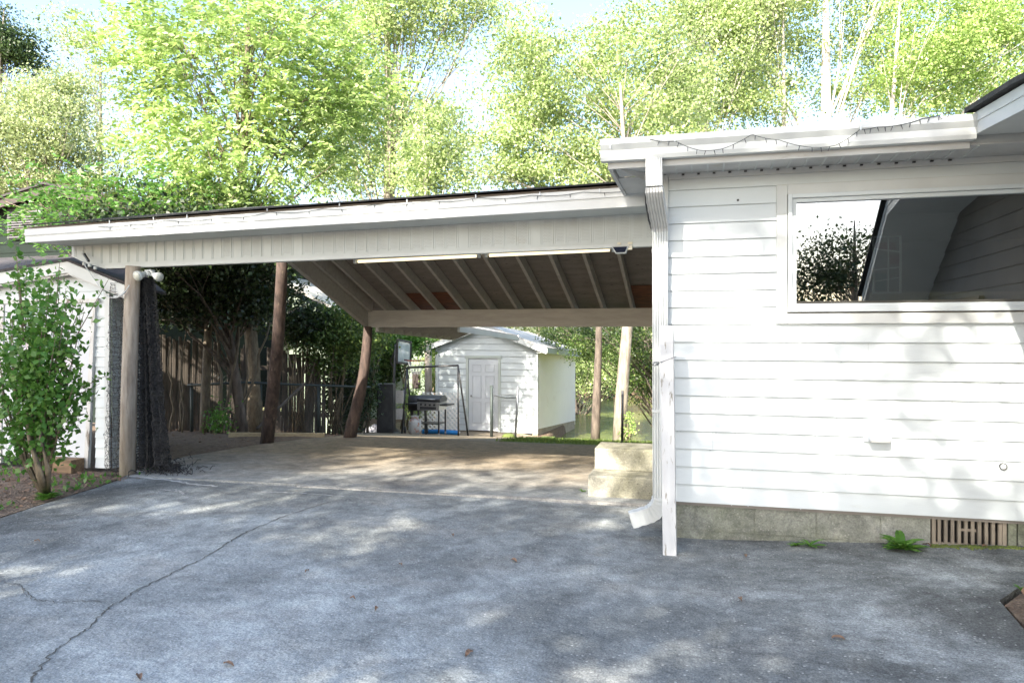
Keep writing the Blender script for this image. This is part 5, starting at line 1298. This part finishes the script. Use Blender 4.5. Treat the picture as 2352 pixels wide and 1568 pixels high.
rosette(2345, 1358, 5, .05, 'small green weed in the garden bed at the right edge')
m_ = MB()
for i in range(240):
    x = random.uniform(1.42, 2.1); m_.lathe((x, WY-.004-abs(random.gauss(0, .03)), gz(x, 5)-.004), [(.014, 0), (.012, .008), (.004, .012)], 5)
t = m_.build('moss', M['moss'], None, True); tag(t, 'green moss growing on the ground below the vent grille', 'moss', kind='stuff')
# garden hose in the bed
t = MB().tube([(-7.6, 5.2, .03), (-6.9, 5.15, .04), (-6.5, 5.05, .04), (-6.25, 4.95, .035), (-6.3, 4.8, .03), (-6.9, 4.7, .03), (-7.8, 4.75, .03)], .022, 8).build('garden_hose', M['hose'], None, True)
tag(t, 'black hose curving over the mulch beside the leafy shrub', 'hose')
a = onz(175, 1125, 0)
# fallen leaves on the driveway
places = {(1655, 792): 0}
fl_ = [(705, 1315, 'small dark fallen leaf in the middle left of the driveway'), (525, 1530, 'narrow brown leaf at the bottom left of the driveway'), (320, 1567-8, 'short brown leaf at the very bottom left edge'), (1078, 1505, 'brown upright leaf low in the centre of the driveway'), (810, 1378, 'curled brown leaf on the sun patch left of centre'),
       (865, 1402, 'long thin leaf beside the large sun patch'), (920, 1300, 'crumpled leaf scrap in the centre of the driveway'), (1700, 1380, 'pale brown leaf right of centre below the white post'), (1712, 1280, 'pair of pale leaf scraps in front of the foundation'), (1925, 1470, 'brown leaf low on the right of the driveway'),
       (2130, 1255, 'tan leaf lying below the weed rosette'), (2262, 1258, 'tan leaf lying below the right end of the vent grille'), (85, 1245, 'pale leaf at the left edge near the planting bed'), (1180, 1290, 'tiny dark leaf right of the image centre on the driveway'), (1040, 1232, 'small dark twig leaf nearer the slab joint')]
for (u, v, lab) in fl_:
    c = ong(u, v); a = random.uniform(0, 6.28); L = random.uniform(.035, .065); dd = Vector((math.cos(a), math.sin(a), 0)); sd = Vector((-dd.y, dd.x, 0)); m_ = MB(); R2 = []
    for k in range(7):
        f = k/6; wd = L*.22*math.sin(math.pi*(.06+.9*f)); z = .006+.012*math.sin(f*3.1)*random.uniform(.6, 1.2); q = c+dd*(L*(f-.5)); R2.append((q+sd*wd+Vector((0, 0, z+.008)), q+Vector((0, 0, z)), q-sd*wd+Vector((0, 0, z+.005))))
    for a0, b0_ in zip(R2[:-1], R2[1:]): m_.quad(a0[0], a0[1], b0_[1], b0_[0]); m_.quad(a0[1], a0[2], b0_[2], b0_[1])
    o = m_.build('fallen_leaf', M['leafbrown'], None, True); tag(o, lab, 'leaf', 'fallen leaves on the driveway')

# ------------------------------------------------------------------ shade trees behind the camera (cast the dappled light) and the tree mirrored in the window
def shade(name, label, x, y, ell, ncl, r, per, leaf, r0, top, grp='street trees behind the camera', mat='leaf_shade'):
    P, cs = clumps(ell, ncl, r, per, .8, .05)
    t = thing(name, label, 'tree', grp); m_ = MB(); limbs(m_, (x, y, -.1), top, r0, .02, cs, 26, .2)
    m_.build('trunk', M['bark'], t, True); leaf_mesh('crown', P, leaf, M[mat], t); settle(t, (x, y, 0))
shade('shade_tree', 'broad shade tree standing behind the viewer on the left', -9.5, -6,
      [((-10.0, -6, 8.2), (2.8, 1.8, 2.6)), ((-9.4, -6, 10.6), (2.6, 1.5, 1.4)), ((-10.6, -6, 10.5), (2.2, 1.6, 1.4)), ((-6.4, -6.2, 7.8), (2.4, 1.9, 1.9)), ((-12.4, -6, 10.4), (2, 1.5, 1.6)), ((-7.4, -6, 11.9), (2.6, 1.2, .6)), ((-10.9, -6, 11.7), (2.2, 1.3, .9))], 300, .5, 165, .15, .25, (-8.5, -6, 11))
shade('shade_tree', 'broad shade tree standing behind the viewer on the right', -.5, -6,
      [((-3.4, -6, 7.7), (2.4, 1.8, 2.0)), ((-1.8, -6, 8.9), (2.0, 1.3, .9)), ((-.2, -6, 7.3), (2.2, 1.8, 2.1)), ((1.2, -5.8, 7.2), (2.0, 1.6, 1.9)), ((-.2, -7.4, 7.0), (2.4, 1.4, 1.9)), ((-2.2, -6, 11.3), (2.5, 1.3, .75)), ((-4.6, -6, 11.9), (1.6, 1.2, .5))], 240, .5, 165, .15, .22, (-1, -6, 11))
shade('mirrored_tree', 'tree across the street, seen mirrored in the picture window', 5.2, -17,
      [((4.5, -17, 4.1), (1.7, 1.5, 1.1)), ((3.9, -17, 3.1), (1.4, 1.2, .9))], 85, .45, 62, .14, .16, (5, -17, 5.4), 'trees across the street')
settle(house, (0, WY, 0)); settle(cp, (-3.2, FY, 0))
